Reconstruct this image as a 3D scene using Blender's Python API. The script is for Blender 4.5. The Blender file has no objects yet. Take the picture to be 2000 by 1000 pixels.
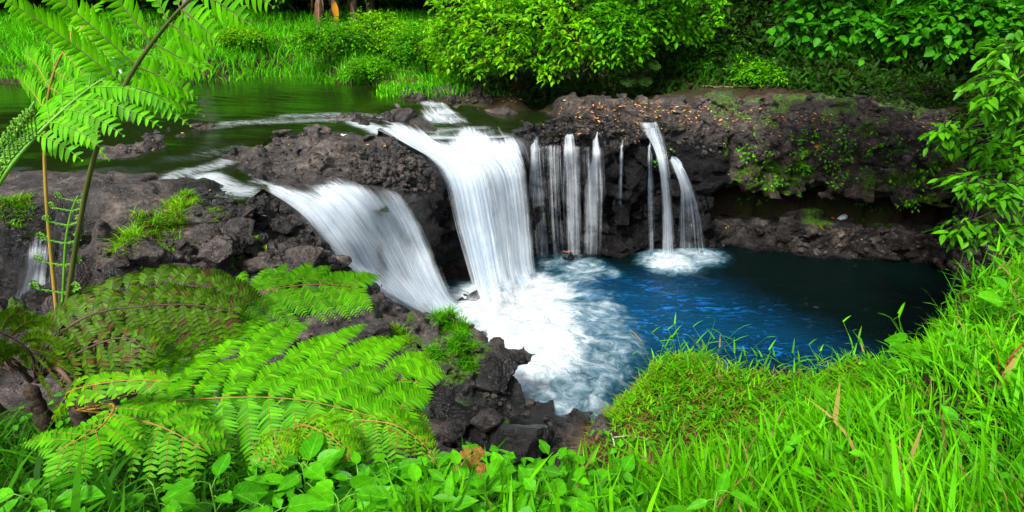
import bpy, math, random, time
import numpy as np
from mathutils import Vector
from mathutils.bvhtree import BVHTree
import openvdb
T_START = time.time()
rng = np.random.default_rng(11)
random.seed(5)
sc = bpy.context.scene
COL = sc.collection
pi = math.pi

# ------------------------------------------------------------------ camera
CAM = np.array((0.0, 0.0, 5.7)); PITCH = math.radians(22); F = 1300.0
CP, SP = math.cos(PITCH), math.sin(PITCH)
def ray(px, py):
    u = (px - 1000) / F; v = (500 - py) / F
    return np.array((u, CP + v * SP, -SP + v * CP))
def at_z(px, py, z):                 # the point seen at a pixel of the photograph at a height
    d = ray(px, py); return CAM + d * ((z - CAM[2]) / d[2])
def at_y(px, py, y):                 # ... at a distance
    d = ray(px, py); return CAM + d * (y / d[1])
cd = bpy.data.cameras.new("camera"); cam = bpy.data.objects.new("camera", cd); COL.objects.link(cam)
cam.location = CAM; cam.rotation_euler = (pi / 2 - PITCH, 0, 0)
cd.sensor_width = 36; cd.lens = F / 2000 * 36; cd.clip_start = 0.05; cd.clip_end = 500
sc.camera = cam

# ------------------------------------------------------------------ noise
_R = np.random.default_rng(3).random((64, 64, 64)).astype(np.float32)
_J = np.random.default_rng(4).random((32, 32, 32, 3)).astype(np.float32)
_K = np.random.default_rng(5).normal(size=(32, 32, 32, 4)).astype(np.float32)
def vnoise(p):
    p = np.asarray(p, np.float32); i = np.floor(p).astype(np.int32); f = p - i; f = f * f * (3 - 2 * f)
    x0, y0, z0 = (i & 63).T; x1, y1, z1 = ((i + 1) & 63).T; fx, fy, fz = f.T
    a = _R[x0, y0, z0] * (1 - fx) + _R[x1, y0, z0] * fx; b = _R[x0, y1, z0] * (1 - fx) + _R[x1, y1, z0] * fx
    c = _R[x0, y0, z1] * (1 - fx) + _R[x1, y0, z1] * fx; d = _R[x0, y1, z1] * (1 - fx) + _R[x1, y1, z1] * fx
    return (a * (1 - fy) + b * fy) * (1 - fz) + (c * (1 - fy) + d * fy) * fz - 0.5
def fbm(p, s, o=4, seed=0.0):
    p = np.asarray(p, np.float32) * s + 17.3 + seed * 7.7; r = 0; a = 1.0
    for k in range(o):
        r = r + a * vnoise(p); p = p * 2.03 + 5.1; a *= 0.5
    return r
def voro(p, s, flat=1.0):
    q = np.asarray(p, np.float32) / s; q = q * np.array((1, 1, flat), np.float32); i = np.floor(q).astype(np.int32)
    n = len(q); f1 = np.full(n, 9, np.float32); f2 = np.full(n, 9, np.float32); best = np.zeros((n, 3), np.float32); cell = np.zeros((n, 3), np.int32)
    for a in (-1, 0, 1):
        for b in (-1, 0, 1):
            for c in (-1, 0, 1):
                j = i + np.array((a, b, c), np.int32); m = j & 31
                sp = j + 0.9 * _J[m[:, 0], m[:, 1], m[:, 2]]; d = sp - q; dd = np.sqrt((d * d).sum(1))
                nw = dd < f1; f2 = np.where(nw, f1, np.minimum(f2, dd)); f1 = np.where(nw, dd, f1)
                best[nw] = -d[nw]; cell[nw] = m[nw]
    k = _K[cell[:, 0], cell[:, 1], cell[:, 2]]
    return f1, f2, (best * k[:, :3]).sum(1) * s, k[:, 3]
def sstep(a, b, x):
    t = np.clip((x - a) / (b - a), 0, 1); return t * t * (3 - 2 * t)

# ------------------------------------------------------------------ mesh helpers
def mesh(name, v, quads=None, tris=None, mat=None, parent=None, smooth=True, attrs=None, link=True):
    v = np.ascontiguousarray(v, np.float32); me = bpy.data.meshes.new(name)
    q = np.zeros((0, 4), np.int32) if quads is None or len(quads) == 0 else np.asarray(quads, np.int32)
    t = np.zeros((0, 3), np.int32) if tris is None or len(tris) == 0 else np.asarray(tris, np.int32)
    me.vertices.add(len(v)); me.vertices.foreach_set("co", v.ravel())
    loops = np.concatenate((q.ravel(), t.ravel())); me.loops.add(len(loops)); me.loops.foreach_set("vertex_index", loops)
    st = np.concatenate((np.arange(len(q)) * 4, len(q) * 4 + np.arange(len(t)) * 3)).astype(np.int32)
    me.polygons.add(len(st)); me.polygons.foreach_set("loop_start", st)
    me.polygons.foreach_set("use_smooth", np.full(len(st), smooth, bool))
    for k, a in (attrs or {}).items():
        a = np.asarray(a, np.float32)
        if a.ndim == 1: me.attributes.new(k, 'FLOAT', 'POINT').data.foreach_set("value", a)
        else: me.attributes.new(k, 'FLOAT_VECTOR', 'POINT').data.foreach_set("vector", np.ascontiguousarray(a).ravel())
    me.update(calc_edges=True)
    if mat: me.materials.append(mat)
    o = bpy.data.objects.new(name, me)
    if link: COL.objects.link(o)
    if parent: o.parent = parent
    return o
def place(o, loc):                   # move the origin of a mesh thing to its base without moving its shape
    loc = Vector([float(c) for c in loc]); me = o.data; n = len(me.vertices); a = np.empty(n * 3, np.float32)
    me.vertices.foreach_get("co", a); a = a.reshape(-1, 3) - np.array(loc, np.float32)
    me.vertices.foreach_set("co", a.ravel()); o.location = loc; me.update(); return o
def tag(o, label, cat, group=None):
    o['label'] = label; o['category'] = cat
    if group: o['group'] = group
    return o
def kind(o, k): o['kind'] = k; return o
def thing(name, loc, label, cat, group=None):
    o = bpy.data.objects.new(name, None); COL.objects.link(o); o.location = [float(c) for c in loc]; o.empty_display_size = 0.2
    return tag(o, label, cat, group)
def under(child, parent):            # parent keeping world place (things are never rotated)
    child.parent = parent
    if child.type == 'MESH' and child.location.length == 0:
        off = np.array(parent.matrix_basis.translation, np.float32); p = parent
        while p.parent: p = p.parent; off = off + np.array(p.matrix_basis.translation, np.float32)
        me = child.data; a = np.empty(len(me.vertices) * 3, np.float32); me.vertices.foreach_get("co", a)
        me.vertices.foreach_set("co", (a.reshape(-1, 3) - off).ravel()); me.update()
    return child
class MB:                            # gathers pieces of one mesh
    def __init__(s): s.v = []; s.q = []; s.t = []; s.n = 0; s.uv = []; s.has = False
    def add(s, v, q=None, t=None, uv=None):
        v = np.asarray(v, np.float32); s.v.append(v); s.uv.append(np.full((len(v), 3), 9, np.float32) if uv is None else uv); s.has |= uv is not None
        if q is not None and len(q): s.q.append(np.asarray(q, np.int32) + s.n)
        if t is not None and len(t): s.t.append(np.asarray(t, np.int32) + s.n)
        s.n += len(v)
    def build(s, name, mat, parent=None, smooth=True, attrs=None, link=True):
        if s.has and attrs is None: attrs = {'blade': np.concatenate(s.uv)}
        o = mesh(name, np.concatenate(s.v), np.concatenate(s.q) if s.q else None, np.concatenate(s.t) if s.t else None, mat, None, smooth, attrs, link)
        return under(o, parent) if parent else o
def unit(a): a = np.asarray(a, float); return a / (np.linalg.norm(a, axis=-1, keepdims=True) + 1e-9)
def spline(pts, n):                  # Catmull-Rom through points
    p = np.asarray(pts, float); m = len(p)
    if m == 2: return p[0] + (p[1] - p[0]) * np.linspace(0, 1, n)[:, None]
    pe = np.vstack((2 * p[0] - p[1], p, 2 * p[-1] - p[-2])); t = np.linspace(0, m - 1 - 1e-6, n); i = t.astype(int); f = (t - i)[:, None]
    a, b, c, d = pe[i], pe[i + 1], pe[i + 2], pe[i + 3]
    return 0.5 * (2 * b + (c - a) * f + (2 * a - 5 * b + 4 * c - d) * f * f + (3 * b - a - 3 * c + d) * f ** 3)
def tube(mb, pts, r0, r1, k=6, wob=0.0):
    p = np.asarray(pts, float); n = len(p); T = unit(np.gradient(p, axis=0)); r = np.linspace(r0, r1, n) if np.isscalar(r0) and np.isscalar(r1) else np.asarray(r0)
    h = np.array((0.31, 0.17, 0.93)) if abs(T[0] @ np.array((0.31, 0.17, 0.93))) < 0.9 else np.array((1.0, 0, 0))
    A = unit(np.cross(T, h)); B = np.cross(T, A); a = np.linspace(0, 2 * pi, k, endpoint=False)
    if wob: r = r * (1 + wob * (rng.random(n) - .5))
    v = p[:, None] + r[:, None, None] * (A[:, None] * np.cos(a)[None, :, None] + B[:, None] * np.sin(a)[None, :, None])
    i = np.arange(n - 1)[:, None] * k; j = np.arange(k)[None]; j2 = (j + 1) % k
    q = np.stack((i + j, i + j2, i + k + j2, i + k + j), -1).reshape(-1, 4)
    tip = np.vstack((v.reshape(-1, 3), p[-1] + T[-1] * r[-1])); t = np.stack(((n - 1) * k + np.arange(k), (n - 1) * k + (np.arange(k) + 1) % k, np.full(k, n * k)), -1)
    mb.add(tip, q, t)
LEAF_V = np.array([(0, 0, 0), (-.5, .36, .06), (0, .36, -.05), (.5, .36, .06), (-.36, .7, .0), (0, .7, -.08), (.36, .7, .0), (0, 1, -.16)], np.float32)
LEAF_Q = [(1, 2, 5, 4), (2, 3, 6, 5)]; LEAF_T = [(0, 2, 1), (0, 3, 2), (4, 5, 7), (5, 6, 7)]
DIA_V = np.array([(0, 0, 0), (.5, .45, .05), (0, 1, -.1), (-.5, .45, .05)], np.float32); DIA_Q = [(0, 1, 2, 3)]
PN2_V = np.array([(-.5, 0, 0), (0, 0, -.02), (.5, 0, 0), (-.5, .35, .03), (0, .35, -.02), (.5, .35, .03), (-.36, .7, .01), (0, .7, -.05), (.36, .7, .01), (0, 1, -.12)], np.float32); PN2_Q = [(0, 1, 4, 3), (1, 2, 5, 4), (3, 4, 7, 6), (4, 5, 8, 7)]; PN2_T = [(6, 7, 9), (7, 8, 9)]
PIN_V = np.array([(-.5, 0, 0), (.5, 0, 0), (-.42, .5, .03), (.42, .5, .03), (0, 1, -.06)], np.float32); PIN_Q = [(0, 1, 3, 2)]; PIN_T = [(2, 3, 4)]
def inst(mb, bv, bq, bt, pos, Y, Zh, wid, length):   # scatter a leaf: Y its axis, Zh roughly its normal
    Y = unit(Y); X = unit(np.cross(Y, Zh)); Z = np.cross(X, Y); n = len(pos); k = len(bv)
    w = np.broadcast_to(wid, (n,))[:, None, None]; l = np.broadcast_to(length, (n,))[:, None, None]
    v = pos[:, None] + X[:, None] * bv[None, :, 0:1] * w + Y[:, None] * bv[None, :, 1:2] * l + Z[:, None] * bv[None, :, 2:3] * l
    off = (np.arange(n) * k)[:, None, None]
    mb.add(v.reshape(-1, 3), (np.asarray(bq, np.int32)[None] + off).reshape(-1, 4) if bq is not None else None,
           (np.asarray(bt, np.int32)[None] + off).reshape(-1, 3) if bt is not None else None, np.tile(np.stack((bv[:, 0], bv[:, 1], 0 * bv[:, 0]), -1), (n, 1)))
def rdir(n): return unit(rng.normal(size=(n, 3)))

# ------------------------------------------------------------------ materials
class NT:
    def __init__(s, name):
        s.m = bpy.data.materials.new(name); s.m.use_nodes = True; s.t = s.m.node_tree; s.t.nodes.clear(); s.out = s.t.nodes.new('ShaderNodeOutputMaterial')
    def n(s, typ, props=None, **inp):
        nd = s.t.nodes.new('ShaderNode' + typ)
        for k, v in (props or {}).items(): setattr(nd, k, v)
        for k, v in inp.items():
            sk = nd.inputs[int(k[1:])] if k[0] == 'i' and k[1:].isdigit() else nd.inputs[k.replace('_', ' ')]
            if isinstance(v, bpy.types.NodeSocket): s.t.links.new(v, sk)
            else: sk.default_value = (*v, 1.0) if hasattr(v, '__len__') and len(v) == 3 and sk.type == 'RGBA' else v
        return nd.outputs
    def attr(s, name): return s.n('Attribute', {'attribute_name': name})
    def math(s, op, a, b=0.0, clamp=False): return s.n('Math', {'operation': op, 'use_clamp': clamp}, i0=a, i1=b)[0]
    def mix(s, f, a, b): 
        o = s.n('Mix', {'data_type': 'RGBA'}, i0=f, i6=a, i7=b); return o[2]
    def ramp(s, f, a, b): return s.n('MapRange', {'interpolation_type': 'SMOOTHSTEP'}, Value=f, From_Min=a, From_Max=b)[0]
    def pos(s): return s.n('NewGeometry')[0]
    def obj(s): return s.n('TexCoord')[3]
    def noise(s, vec, scale, detail=4.0, rough=0.55, dist=0.0): return s.n('TexNoise', None, Vector=vec, Scale=scale, Detail=detail, Roughness=rough, Distortion=dist)[0]
    def mapping(s, vec, scale=(1, 1, 1), rot=(0, 0, 0)): return s.n('Mapping', None, Vector=vec, Scale=scale, Rotation=rot)[0]
    def bump(s, h, strength, dist=0.02, nrm=None):
        k = dict(Height=h, Strength=strength, Distance=dist)
        if nrm is not None: k['Normal'] = nrm
        return s.n('Bump', None, **k)[0]
    def end(s, shader): s.t.links.new(shader, s.out.inputs[0]); return s.m
def leaf_mat(name, a, b, trans=0.35, rough=0.5, spec=0.25, dead=None, dead_amt=0.0, tcol=None, veins=0.0):
    if a[1] > 2.3 * a[0] and name != 'forest_leaf': a = (a[0] * .86, a[1] * 1.25, 0); b = (b[0] * .95, min(.62, b[1] * 1.28), 0)
    t = NT(name); r = t.n('NewGeometry')['Random Per Island']; big = t.ramp(t.noise(t.pos(), 0.9, 3), 0.35, 0.65)
    c = t.mix(t.math('ADD', t.math('MULTIPLY', r, 0.6), t.math('MULTIPLY', big, 0.4), True), a, b)
    if dead: c = t.mix(t.math('GREATER_THAN', t.math('FRACT', t.math('MULTIPLY', r, 37.31)), 1 - dead_amt), c, dead)
    c2 = t.n('HueSaturation', None, Value=t.n('MapRange', None, Value=t.math('FRACT', t.math('MULTIPLY', r, 91.7)), To_Min=0.6, To_Max=1.2)[0], Color=c)[0]
    k = {}
    if veins:
        x, y, _z = t.n('SeparateXYZ', None, Vector=t.attr('blade')[1])[:3]; ax = t.math('ABSOLUTE', x); rib = t.ramp(ax, .045, .0)
        sv = t.math('SINE', t.math('MULTIPLY', t.math('SUBTRACT', y, t.math('MULTIPLY', ax, .75)), 46.0)); side = t.math('MULTIPLY', t.ramp(sv, .72, 1.0), .55)
        h = t.math('MAXIMUM', rib, side); c2 = t.mix(t.math('MULTIPLY', h, veins), c2, tuple(min(1, q * 1.5 + .03) for q in b)); blot = t.ramp(t.noise(t.pos(), 40, 3), .35, .75)
        c2 = t.n('HueSaturation', None, Value=t.n('MapRange', None, Value=blot, To_Min=.82, To_Max=1.15)[0], Color=c2)[0]; k['Normal'] = t.bump(h, -.5, .004)
    p = t.n('BsdfPrincipled', None, **k, Base_Color=c2, Roughness=rough, Specular_IOR_Level=spec * .6)[0]
    tr = t.n('BsdfTranslucent', None, Color=t.mix(0.35, c2, tcol or tuple(min(1, x * 1.5) for x in b)))[0]
    return t.end(t.n('MixShader', None, i0=trans, i1=p, i2=tr)[0])
def plain_mat(name, a, b, scale=12, rough=0.7, bump=0.3, stretch=(1, 1, 1), spec=0.3):
    t = NT(name); v = t.mapping(t.obj(), stretch); n = t.noise(v, scale, 6, 0.65)
    return t.end(t.n('BsdfPrincipled', None, Base_Color=t.mix(t.ramp(n, .35, .65), a, b), Roughness=rough, Specular_IOR_Level=spec, Normal=t.bump(n, bump, 0.02))[0])
# ------------------------------------------------------------------ shape of the land
def pix(l): return [at_z(*p) for p in l]
FALL_MAIN = [[(728,250,2.88),(800,258,2.82),(870,262,2.78),(940,256,2.76),(1002,250,2.76)],
 [(765,270,2.80),(830,285,2.74),(890,290,2.70),(950,283,2.69),(1030,282,2.68)],
 [(828,305,2.66),(870,310,2.6),(910,312,2.55),(960,310,2.52),(1040,308,2.48)],
 [(866,350,2.42),(905,350,2.35),(940,350,2.3),(985,350,2.2),(1043,350,2.1)],
 [(893,450,1.45),(925,450,1.35),(960,450,1.27),(1000,450,1.15),(1048,450,1.02)],
 [(918,540,.6),(943,540,.5),(972,535,.45),(1008,525,.4),(1054,515,.35)],
 [(935,605,-.05),(962,605,-.05),(995,598,-.05),(1030,580,-.05),(1060,552,-.05)]]
FALL_LEFT = [[(455,348,2.79),(540,360,2.74),(620,362,2.72),(700,362,2.68),(775,368,2.5)],
 [(500,368,2.69),(570,376,2.66),(650,376,2.66),(730,378,2.55),(797,392,2.25)],
 [(560,402,2.55),(620,405,2.5),(690,410,2.38),(760,420,2.1),(824,435,1.8)],
 [(610,450,2.15),(670,465,2.0),(730,470,1.75),(790,475,1.5),(847,480,1.36)],
 [(655,505,1.7),(710,525,1.35),(770,535,1.03),(820,540,.85),(870,545,.72)],
 [(715,555,1.1),(765,575,.75),(812,588,.45),(850,592,.3),(893,592,.15)],
 [(790,603,.45),(822,616,.15),(855,622,.0),(885,625,-.05),(915,618,-.05)]]
FALL_SMALL = [[(48,468,2.52),(75,462,2.54),(110,466,2.52)],[(48,492,2.48),(75,490,2.48),(108,492,2.46)],[(40,530,2.2),(68,530,2.15),(104,530,2.15)],
 [(28,570,1.9),(62,570,1.85),(106,570,1.85)],[(18,618,1.52),(60,622,1.48),(112,620,1.46)]]
CASC_UP = [[(802,203,2.97),(830,202,2.97),(858,203,2.97),(882,206,2.96)],[(806,216,2.9),(838,216,2.88),(868,216,2.88),(896,218,2.86)],[(818,230,2.8),(850,230,2.78),(882,229,2.78),(912,230,2.76)],[(832,246,2.74),(866,246,2.73),(900,243,2.73),(934,240,2.73)]]
RIGHT_A = [[(1246,240,2.80),(1272,243,2.80),(1284,238,2.80)],[(1256,262,2.72),(1275,264,2.72),(1296,264,2.72)],[(1272,288,2.62),(1286,290,2.62),(1302,291,2.60)],[(1284,330,2.3),(1294,330,2.27),(1308,332,2.24)],[(1290,400,1.42),(1300,400,1.40),(1316,402,1.36)],[(1291,502,-.03),(1304,506,-.03),(1322,504,-.03)]]
RIGHT_B = [[(1306,312,2.42),(1316,310,2.42),(1326,312,2.42)],[(1313,330,2.33),(1326,328,2.33),(1342,338,2.27)],[(1325,370,1.9),(1340,370,1.88),(1362,378,1.8)],[(1322,420,1.2),(1346,420,1.18),(1378,424,1.12)],[(1318,478,.28),(1350,482,.22),(1390,484,.18)],[(1314,500,-.03),(1352,502,-.03),(1396,500,-.03)]]
HP = []                                # x, y, height, roughness of the rock (m)
def hp(l, rough): 
    for p in l:
        w = at_z(*p[:3]); HP.append((w[0], w[1], p[2], p[3] if len(p) > 3 else rough))
def hw(l, rough=.06):
    for p in l: HP.append((*p[:3], p[3] if len(p) > 3 else rough))
# far bank and river bed
hw([(x, y, z) for x in (-34, -26, -20, -15, -10, -5) for y, z in ((20.0, 2.3), (21.0, 3.12), (22.2, 3.55), (25, 4.1), (29, 4.6), (36, 5.2), (44, 7), (55, 12))], .05)
hw([(x, y, z) for x in (0, 6, 12, 18, 25, 34) for y, z in ((19.5, 3.5), (22, 4.0), (26, 5.0), (32, 6.5), (44, 9), (55, 13))], .05)
hp([(300,195,2.55),(420,190,2.55),(520,190,2.5),(640,185,2.55),(720,180,2.65),(300,225,2.6),(420,222,2.6),(550,215,2.6),(660,210,2.65),(100,300,2.6),(200,300,2.55),(0,300,2.6),(330,320,2.5),(120,330,2.6),(0,330,2.65),(-200,280,2.6),(-400,300,2.7),(400,330,2.55),(430,300,2.6),(450,270,2.65),(-100,200,2.6),(100,210,2.5)], .05)
hp([(440,247,2.78),(340,262,2.95),(300,285,2.92),(395,250,2.93),(240,292,2.91),(640,228,2.8),(580,240,2.72),(700,236,2.9),(270,240,2.76),(400,280,2.7),(440,290,2.66),(460,310,2.62),(380,310,2.66),(460,270,2.7),(470,285,2.66),(430,320,2.6),(440,345,2.64),(470,350,2.66)], .06)
hp([(740,238,2.90),(790,232,2.98),(805,242,2.92),(700,238,2.84),(770,225,2.9),(600,236,2.62),(660,240,2.66),(540,244,2.64)], .08)
hp([(820,178,3.06),(870,175,3.1),(930,180,3.1),(840,190,3.0),(900,192,2.98),(960,192,2.98),(800,168,3.05)], .07)
hp([(970,215,2.5),(1030,225,2.5),(1100,225,2.5),(1150,218,2.55),(930,250,2.55),(900,255,2.6),(980,205,2.6),(1060,205,2.6),(1060,240,2.55),(850,250,2.6)], .06)
# the sill the main fall runs over, and its broken right edge
hw([(*at_z(*w)[:2], w[2] - d) for r, d in zip(FALL_MAIN[:4], (.14, .20, .42, .8)) for w in r], .04)
hp([(1030,255,2.84),(1060,258,2.86),(1100,250,2.84),(1150,250,2.86),(1120,268,2.76),(1060,272,2.74),(1170,262,2.8),(1200,250,2.86),(1230,256,2.82),(1210,275,2.76),(1250,275,2.66),(1140,278,2.7),(1200,235,2.88)], .12)
hp([(1268,262,2.58),(1285,290,2.5),(1312,312,2.34),(1326,330,2.22),(1250,235,2.76),(1290,270,2.78),(1320,290,2.62)], .1)
# right ledge with its leaf litter
hp([(1250,215,2.95),(1320,220,2.98),(1400,235,2.9),(1330,260,2.8),(1370,290,2.7),(1400,270,2.75),(1450,262,2.66),(1550,262,2.68),(1650,268,2.66),(1750,272,2.66),(1850,285,2.64),(1950,300,2.6),(1500,225,2.95),(1600,232,2.98),(1700,240,2.98),(1800,250,2.95),(1900,262,2.95),(1450,190,3.2),(1550,195,3.25),(1650,200,3.3),(1750,210,3.3),(1850,225,3.3),(1200,195,3.15),(1300,190,3.2),(1100,190,3.15),(1010,185,3.06),(1400,315,2.5),(1420,300,2.6)], .09)
hw([(9.6,14.5,2.7),(10.5,16,3.0),(12,14,3.2),(13,17,3.6),(16,13,4),(11,12.6,2.6),(9.6,11.2,2.2),(9.6,9.5,2.4),(9.2,7.6,2.6),(11,9,3.2),(14,9,4),(7.6,6.4,2.9)], .1)
# rock island between the two branches
def hy(l, rough):                     # px, py, distance: height follows from the line of sight
    for px, py, D in l:
        w = at_y(px, py, D); HP.append((w[0], w[1], w[2], rough))
hy([(485,300,12.0),(520,278,12.75),(600,266,13.1),(690,268,13.0),(640,272,12.6),(740,272,12.8),(500,325,11.3),(540,300,11.9),(620,305,11.7),(700,305,11.75),(590,330,11.1),(560,345,10.75),(640,345,10.85),(680,328,11.25),(700,345,11.1),(520,345,10.7),(760,300,12.1),(780,325,11.9),(770,350,11.5),(800,345,11.8),(800,372,11.65),(820,395,11.8),(845,420,11.9),(850,395,12.0),(845,370,12.1),(850,340,12.3),(820,310,12.4),(480,330,11.1)], .09)
for px, py, z in [(700,552,1.5),(730,570,1.4),(760,588,1.3),(800,610,1.2),(850,630,1.15),(900,638,1.1),(930,650,1.05)]:
    w = at_z(px, py, z); HP.append((w[0] + .05, w[1] + .5, z - .75, .08)); HP.append((w[0] + .1, w[1] + .9, z - 1.1, .08))
hw([(*at_z(*w)[:2], w[2] - d) for r, d in zip(FALL_LEFT, (.10, .2, .40, .55, .6, .5, .35)) for w in r], .035)
# slab on the left and the tumbled rocks below it
hp([(-60,358,2.9),(60,355,2.95),(150,352,2.97),(300,352,2.97),(390,356,2.9),(80,375,2.97),(200,375,2.98),(440,372,2.76),(350,400,2.85),(280,380,2.9),(200,430,2.85),(120,410,2.86),(60,440,2.74),(0,400,2.9),(-200,400,2.9),(250,410,2.86),(-100,430,2.85),(330,375,2.84)], .035)
hp([(10,455,2.6),(20,490,2.5),(-30,500,2.55),(-120,520,2.5),(15,560,2.2),(130,470,2.62),(135,500,2.5)], .09)
hw([(*at_z(*w)[:2], w[2] - d) for r, d in zip(FALL_SMALL, (.12, .15, .22, .25, .2)) for w in r], .03)
for r in FALL_SMALL[1:]:
    for w in r: q = at_z(*w); HP.append((q[0] + .03, q[1] - .35, w[2] - .5, .04)); HP.append((q[0] + .05, q[1] - .8, w[2] - .8, .04))
hp([(200,485,2.62),(250,482,2.66),(320,478,2.62),(400,470,2.6),(430,425,2.72),(400,395,2.84),(500,400,2.66),(470,440,2.6),(560,430,2.48),(600,455,2.3),(620,490,2.1),(560,480,2.3),(490,480,2.4),(420,500,2.35),(330,510,2.3),(250,515,2.2),(180,520,2.2),(680,520,1.85),(700,550,1.55),(640,530,1.9),(580,530,2.05),(500,525,2.15),(400,540,2.1),(300,545,2.0),(200,560,1.85),(150,560,1.8)], .15)
hp([(640,590,1.7),(700,600,1.45),(750,590,1.35),(800,625,1.2),(850,632,1.22),(900,640,1.2),(935,668,1.1),(938,710,.95),(890,690,1.1),(820,690,1.2),(760,660,1.35),(700,650,1.45),(620,640,1.65),(560,620,1.75),(780,740,1.05),(860,740,.9),(920,745,.75),(720,700,1.3),(560,690,1.5),(480,640,1.65),(350,640,1.6)], .17)
hp([(60,650,1.35),(220,690,1.2),(330,730,1.05),(420,790,.95),(540,790,.85),(640,790,.8),(750,790,.78),(830,780,.72),(100,720,1.2)], .06)
hp([(870,800,.72),(950,782,.6),(905,790,.68),(1000,800,.42),(940,830,.85),(1000,860,.95),(960,860,.98),(1040,835,.55),(1055,860,.6),(1000,915,1.15),(1060,910,1.1),(900,850,.95),(1110,900,1.15),(1150,870,1.25),(1095,862,.7),(1190,850,1.5)], .11)
# near bank under the camera
hw([(0,-3,4.2),(-6,-3,4.2),(6,-3,4.6),(0,0,4.2),(-1.5,0,4.2),(1.5,0,4.25),(-3,0,4.2),(3,0,4.5),(0,1.5,4.02),(-1.5,1.5,3.98),(1.5,1.5,4.05),(3,1.6,4.4),(-3.5,1.5,4.0),(-5,2,4.0),(5,2,4.9),(8,2,5.2),(-8,2,4.2),
 (0,2.2,3.6),(-1,2.2,3.58),(.8,2.1,3.6),(-2,2.4,3.5),(-3,2.6,3.5),(1.6,2.3,3.72),(2.6,2.6,3.95),(0,3.0,2.6),(-1,3.1,2.5),(-2,3.2,2.9),(-3,3.4,3.1),(-4.5,3.8,3.1),(.6,3.2,2.5),
 (.95,3.8,2.8),(1.5,4.4,2.9),(2.1,4.4,2.86),(1.3,3.6,2.85),(2.7,4.1,3.05),(3.0,3.5,3.9),(3.5,4.3,3.75),(4.5,5,3.75),(6,6,3.3),(8,5,4.2),
 (1.3,5.3,1.7),(1.9,5.05,1.7),(2.5,5.1,1.3),(3.2,4.9,1.8),(4,5.5,1.3),(5.2,6.0,1.6),(0,4.3,1.5),(-1,4.3,1.35),(-2,4.5,1.45),(-3.2,4.9,1.5),(-5,5.6,1.8),(-7,6,2.6),(-9,8,3),(-10,4,3.6),(-12,10,3),(-16,14,3.1),(-20,18,3)], .06)
HPA = np.array(HP, np.float32)
def height(x, y):
    x = np.asarray(x, np.float32).ravel(); y = np.asarray(y, np.float32).ravel(); H = np.empty_like(x); R = np.empty_like(x)
    for s in range(0, len(x), 40000):
        d2 = (x[s:s+40000, None] - HPA[None, :, 0]) ** 2 + (y[s:s+40000, None] - HPA[None, :, 1]) ** 2
        sc_ = 0.006 * (1 + 0.02 * (y[s:s+40000, None] ** 2)); w = 1 / (d2 + sc_) ** 2.6
        w /= w.sum(1, keepdims=True); H[s:s+40000] = w @ HPA[:, 2]; R[s:s+40000] = w @ HPA[:, 3]
    return H, R
def spoly(x, y, poly):               # signed distance to a polygon, negative inside
    P = np.asarray(poly, np.float32)[:, :2]; Q = np.roll(P, -1, 0); best = np.full(len(x), 1e9, np.float32); ins = np.zeros(len(x), bool)
    for a, b in zip(P, Q):
        e = b - a; t = np.clip(((x - a[0]) * e[0] + (y - a[1]) * e[1]) / (e @ e + 1e-9), 0, 1)
        best = np.minimum(best, np.hypot(x - a[0] - t * e[0], y - a[1] - t * e[1]))
        c = (a[1] > y) != (b[1] > y); xi = a[0] + (y - a[1]) / (b[1] - a[1] + 1e-12) * e[0]; ins ^= c & (x < xi)
    return np.where(ins, -best, best)
# outline of the plunge pool at the foot of its walls
W = lambda px, py, z=0.0: tuple(at_z(px, py, z)[:2])
POOL = [W(935,690), W(938,745), W(985,780), W(1030,815), W(1062,856), W(1110,850), (1.1,6.6), (1.5,5.8), (2.2,5.35), (3.4,5.3), (5,5.9), (6.6,6.7), (8.0,7.3), (9.3,9.2), (9.5,12.3), (9.6,13.9),
        (8.4,14.1), (7.0,14.5), (5.2,14.75), (4.6,14.75), (4.3,14.95), (3.5,14.75), (2.9,14.65), (1.9,14.35), (1.1,14.2), (.5,13.9), (.0,13.35), (-.5,12.6), (-.8,12.15), (-1.15,11.95), (-1.38,11.3), W(872,545,.3), W(905,618), W(922,640)]
LEDGE = [(4.5,15.3), W(1415,462), W(1500,452), W(1560,466), W(1620,482), W(1700,496), W(1800,508), W(1860,512), W(1950,532), W(2080,570), (10.5,15), (9,17), (5,17)]
BX = (-9.8, 10.8); BY = (4.6, 17.6); BZ = (-0.9, 3.75); VOX = 0.047
def carve(P, f):                     # pool and hollows cut from the land
    x, y, z = P.T; n = vnoise(P * 1.15 + 3) + .5 * vnoise(P * 2.4 + 8); wob = n * np.where(y > 10, .42, .12)
    d = spoly(x, y, POOL) + wob
    lean = np.where(y > 9, .10 * (2.6 - z), -.10 * (1.5 - z)); d = d + lean * (z > -.2)
    f = np.maximum(f, -d)
    c = spoly(x, y, [(4.4,14.2),(9.8,12.6),(10.6,14.8),(8.6,16.0),(5.0,16.4)]) + .3 * n      # hollow under the right ledge
    f = np.maximum(f, -np.maximum(np.abs(z - .95) - .42 + .15 * n, c))
    g = np.sqrt(((x - .6) / 2.0) ** 2 + ((y - 14.2) / 1.0) ** 2 + ((z - .7) / .9) ** 2) - 1; f = np.maximum(f, -g * .8)   # behind the fall
    g = np.sqrt(((x + 1.05) / .7) ** 2 + ((y - 12.15) / .75) ** 2 + ((z - .8) / 1.25) ** 2) - 1; f = np.maximum(f, -g * .6)
    g = np.sqrt(((x + .5) / .8) ** 2 + ((y - 13.0) / .65) ** 2 + ((z - 1.4) / .95) ** 2) - 1; f = np.maximum(f, -g * .6)
    l = np.maximum(spoly(x, y, LEDGE) + .3 * n + .12 * (z + .2), z - .22 - .18 * n - .02 * (y - 13) * 2)
    return np.minimum(f, l)
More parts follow.
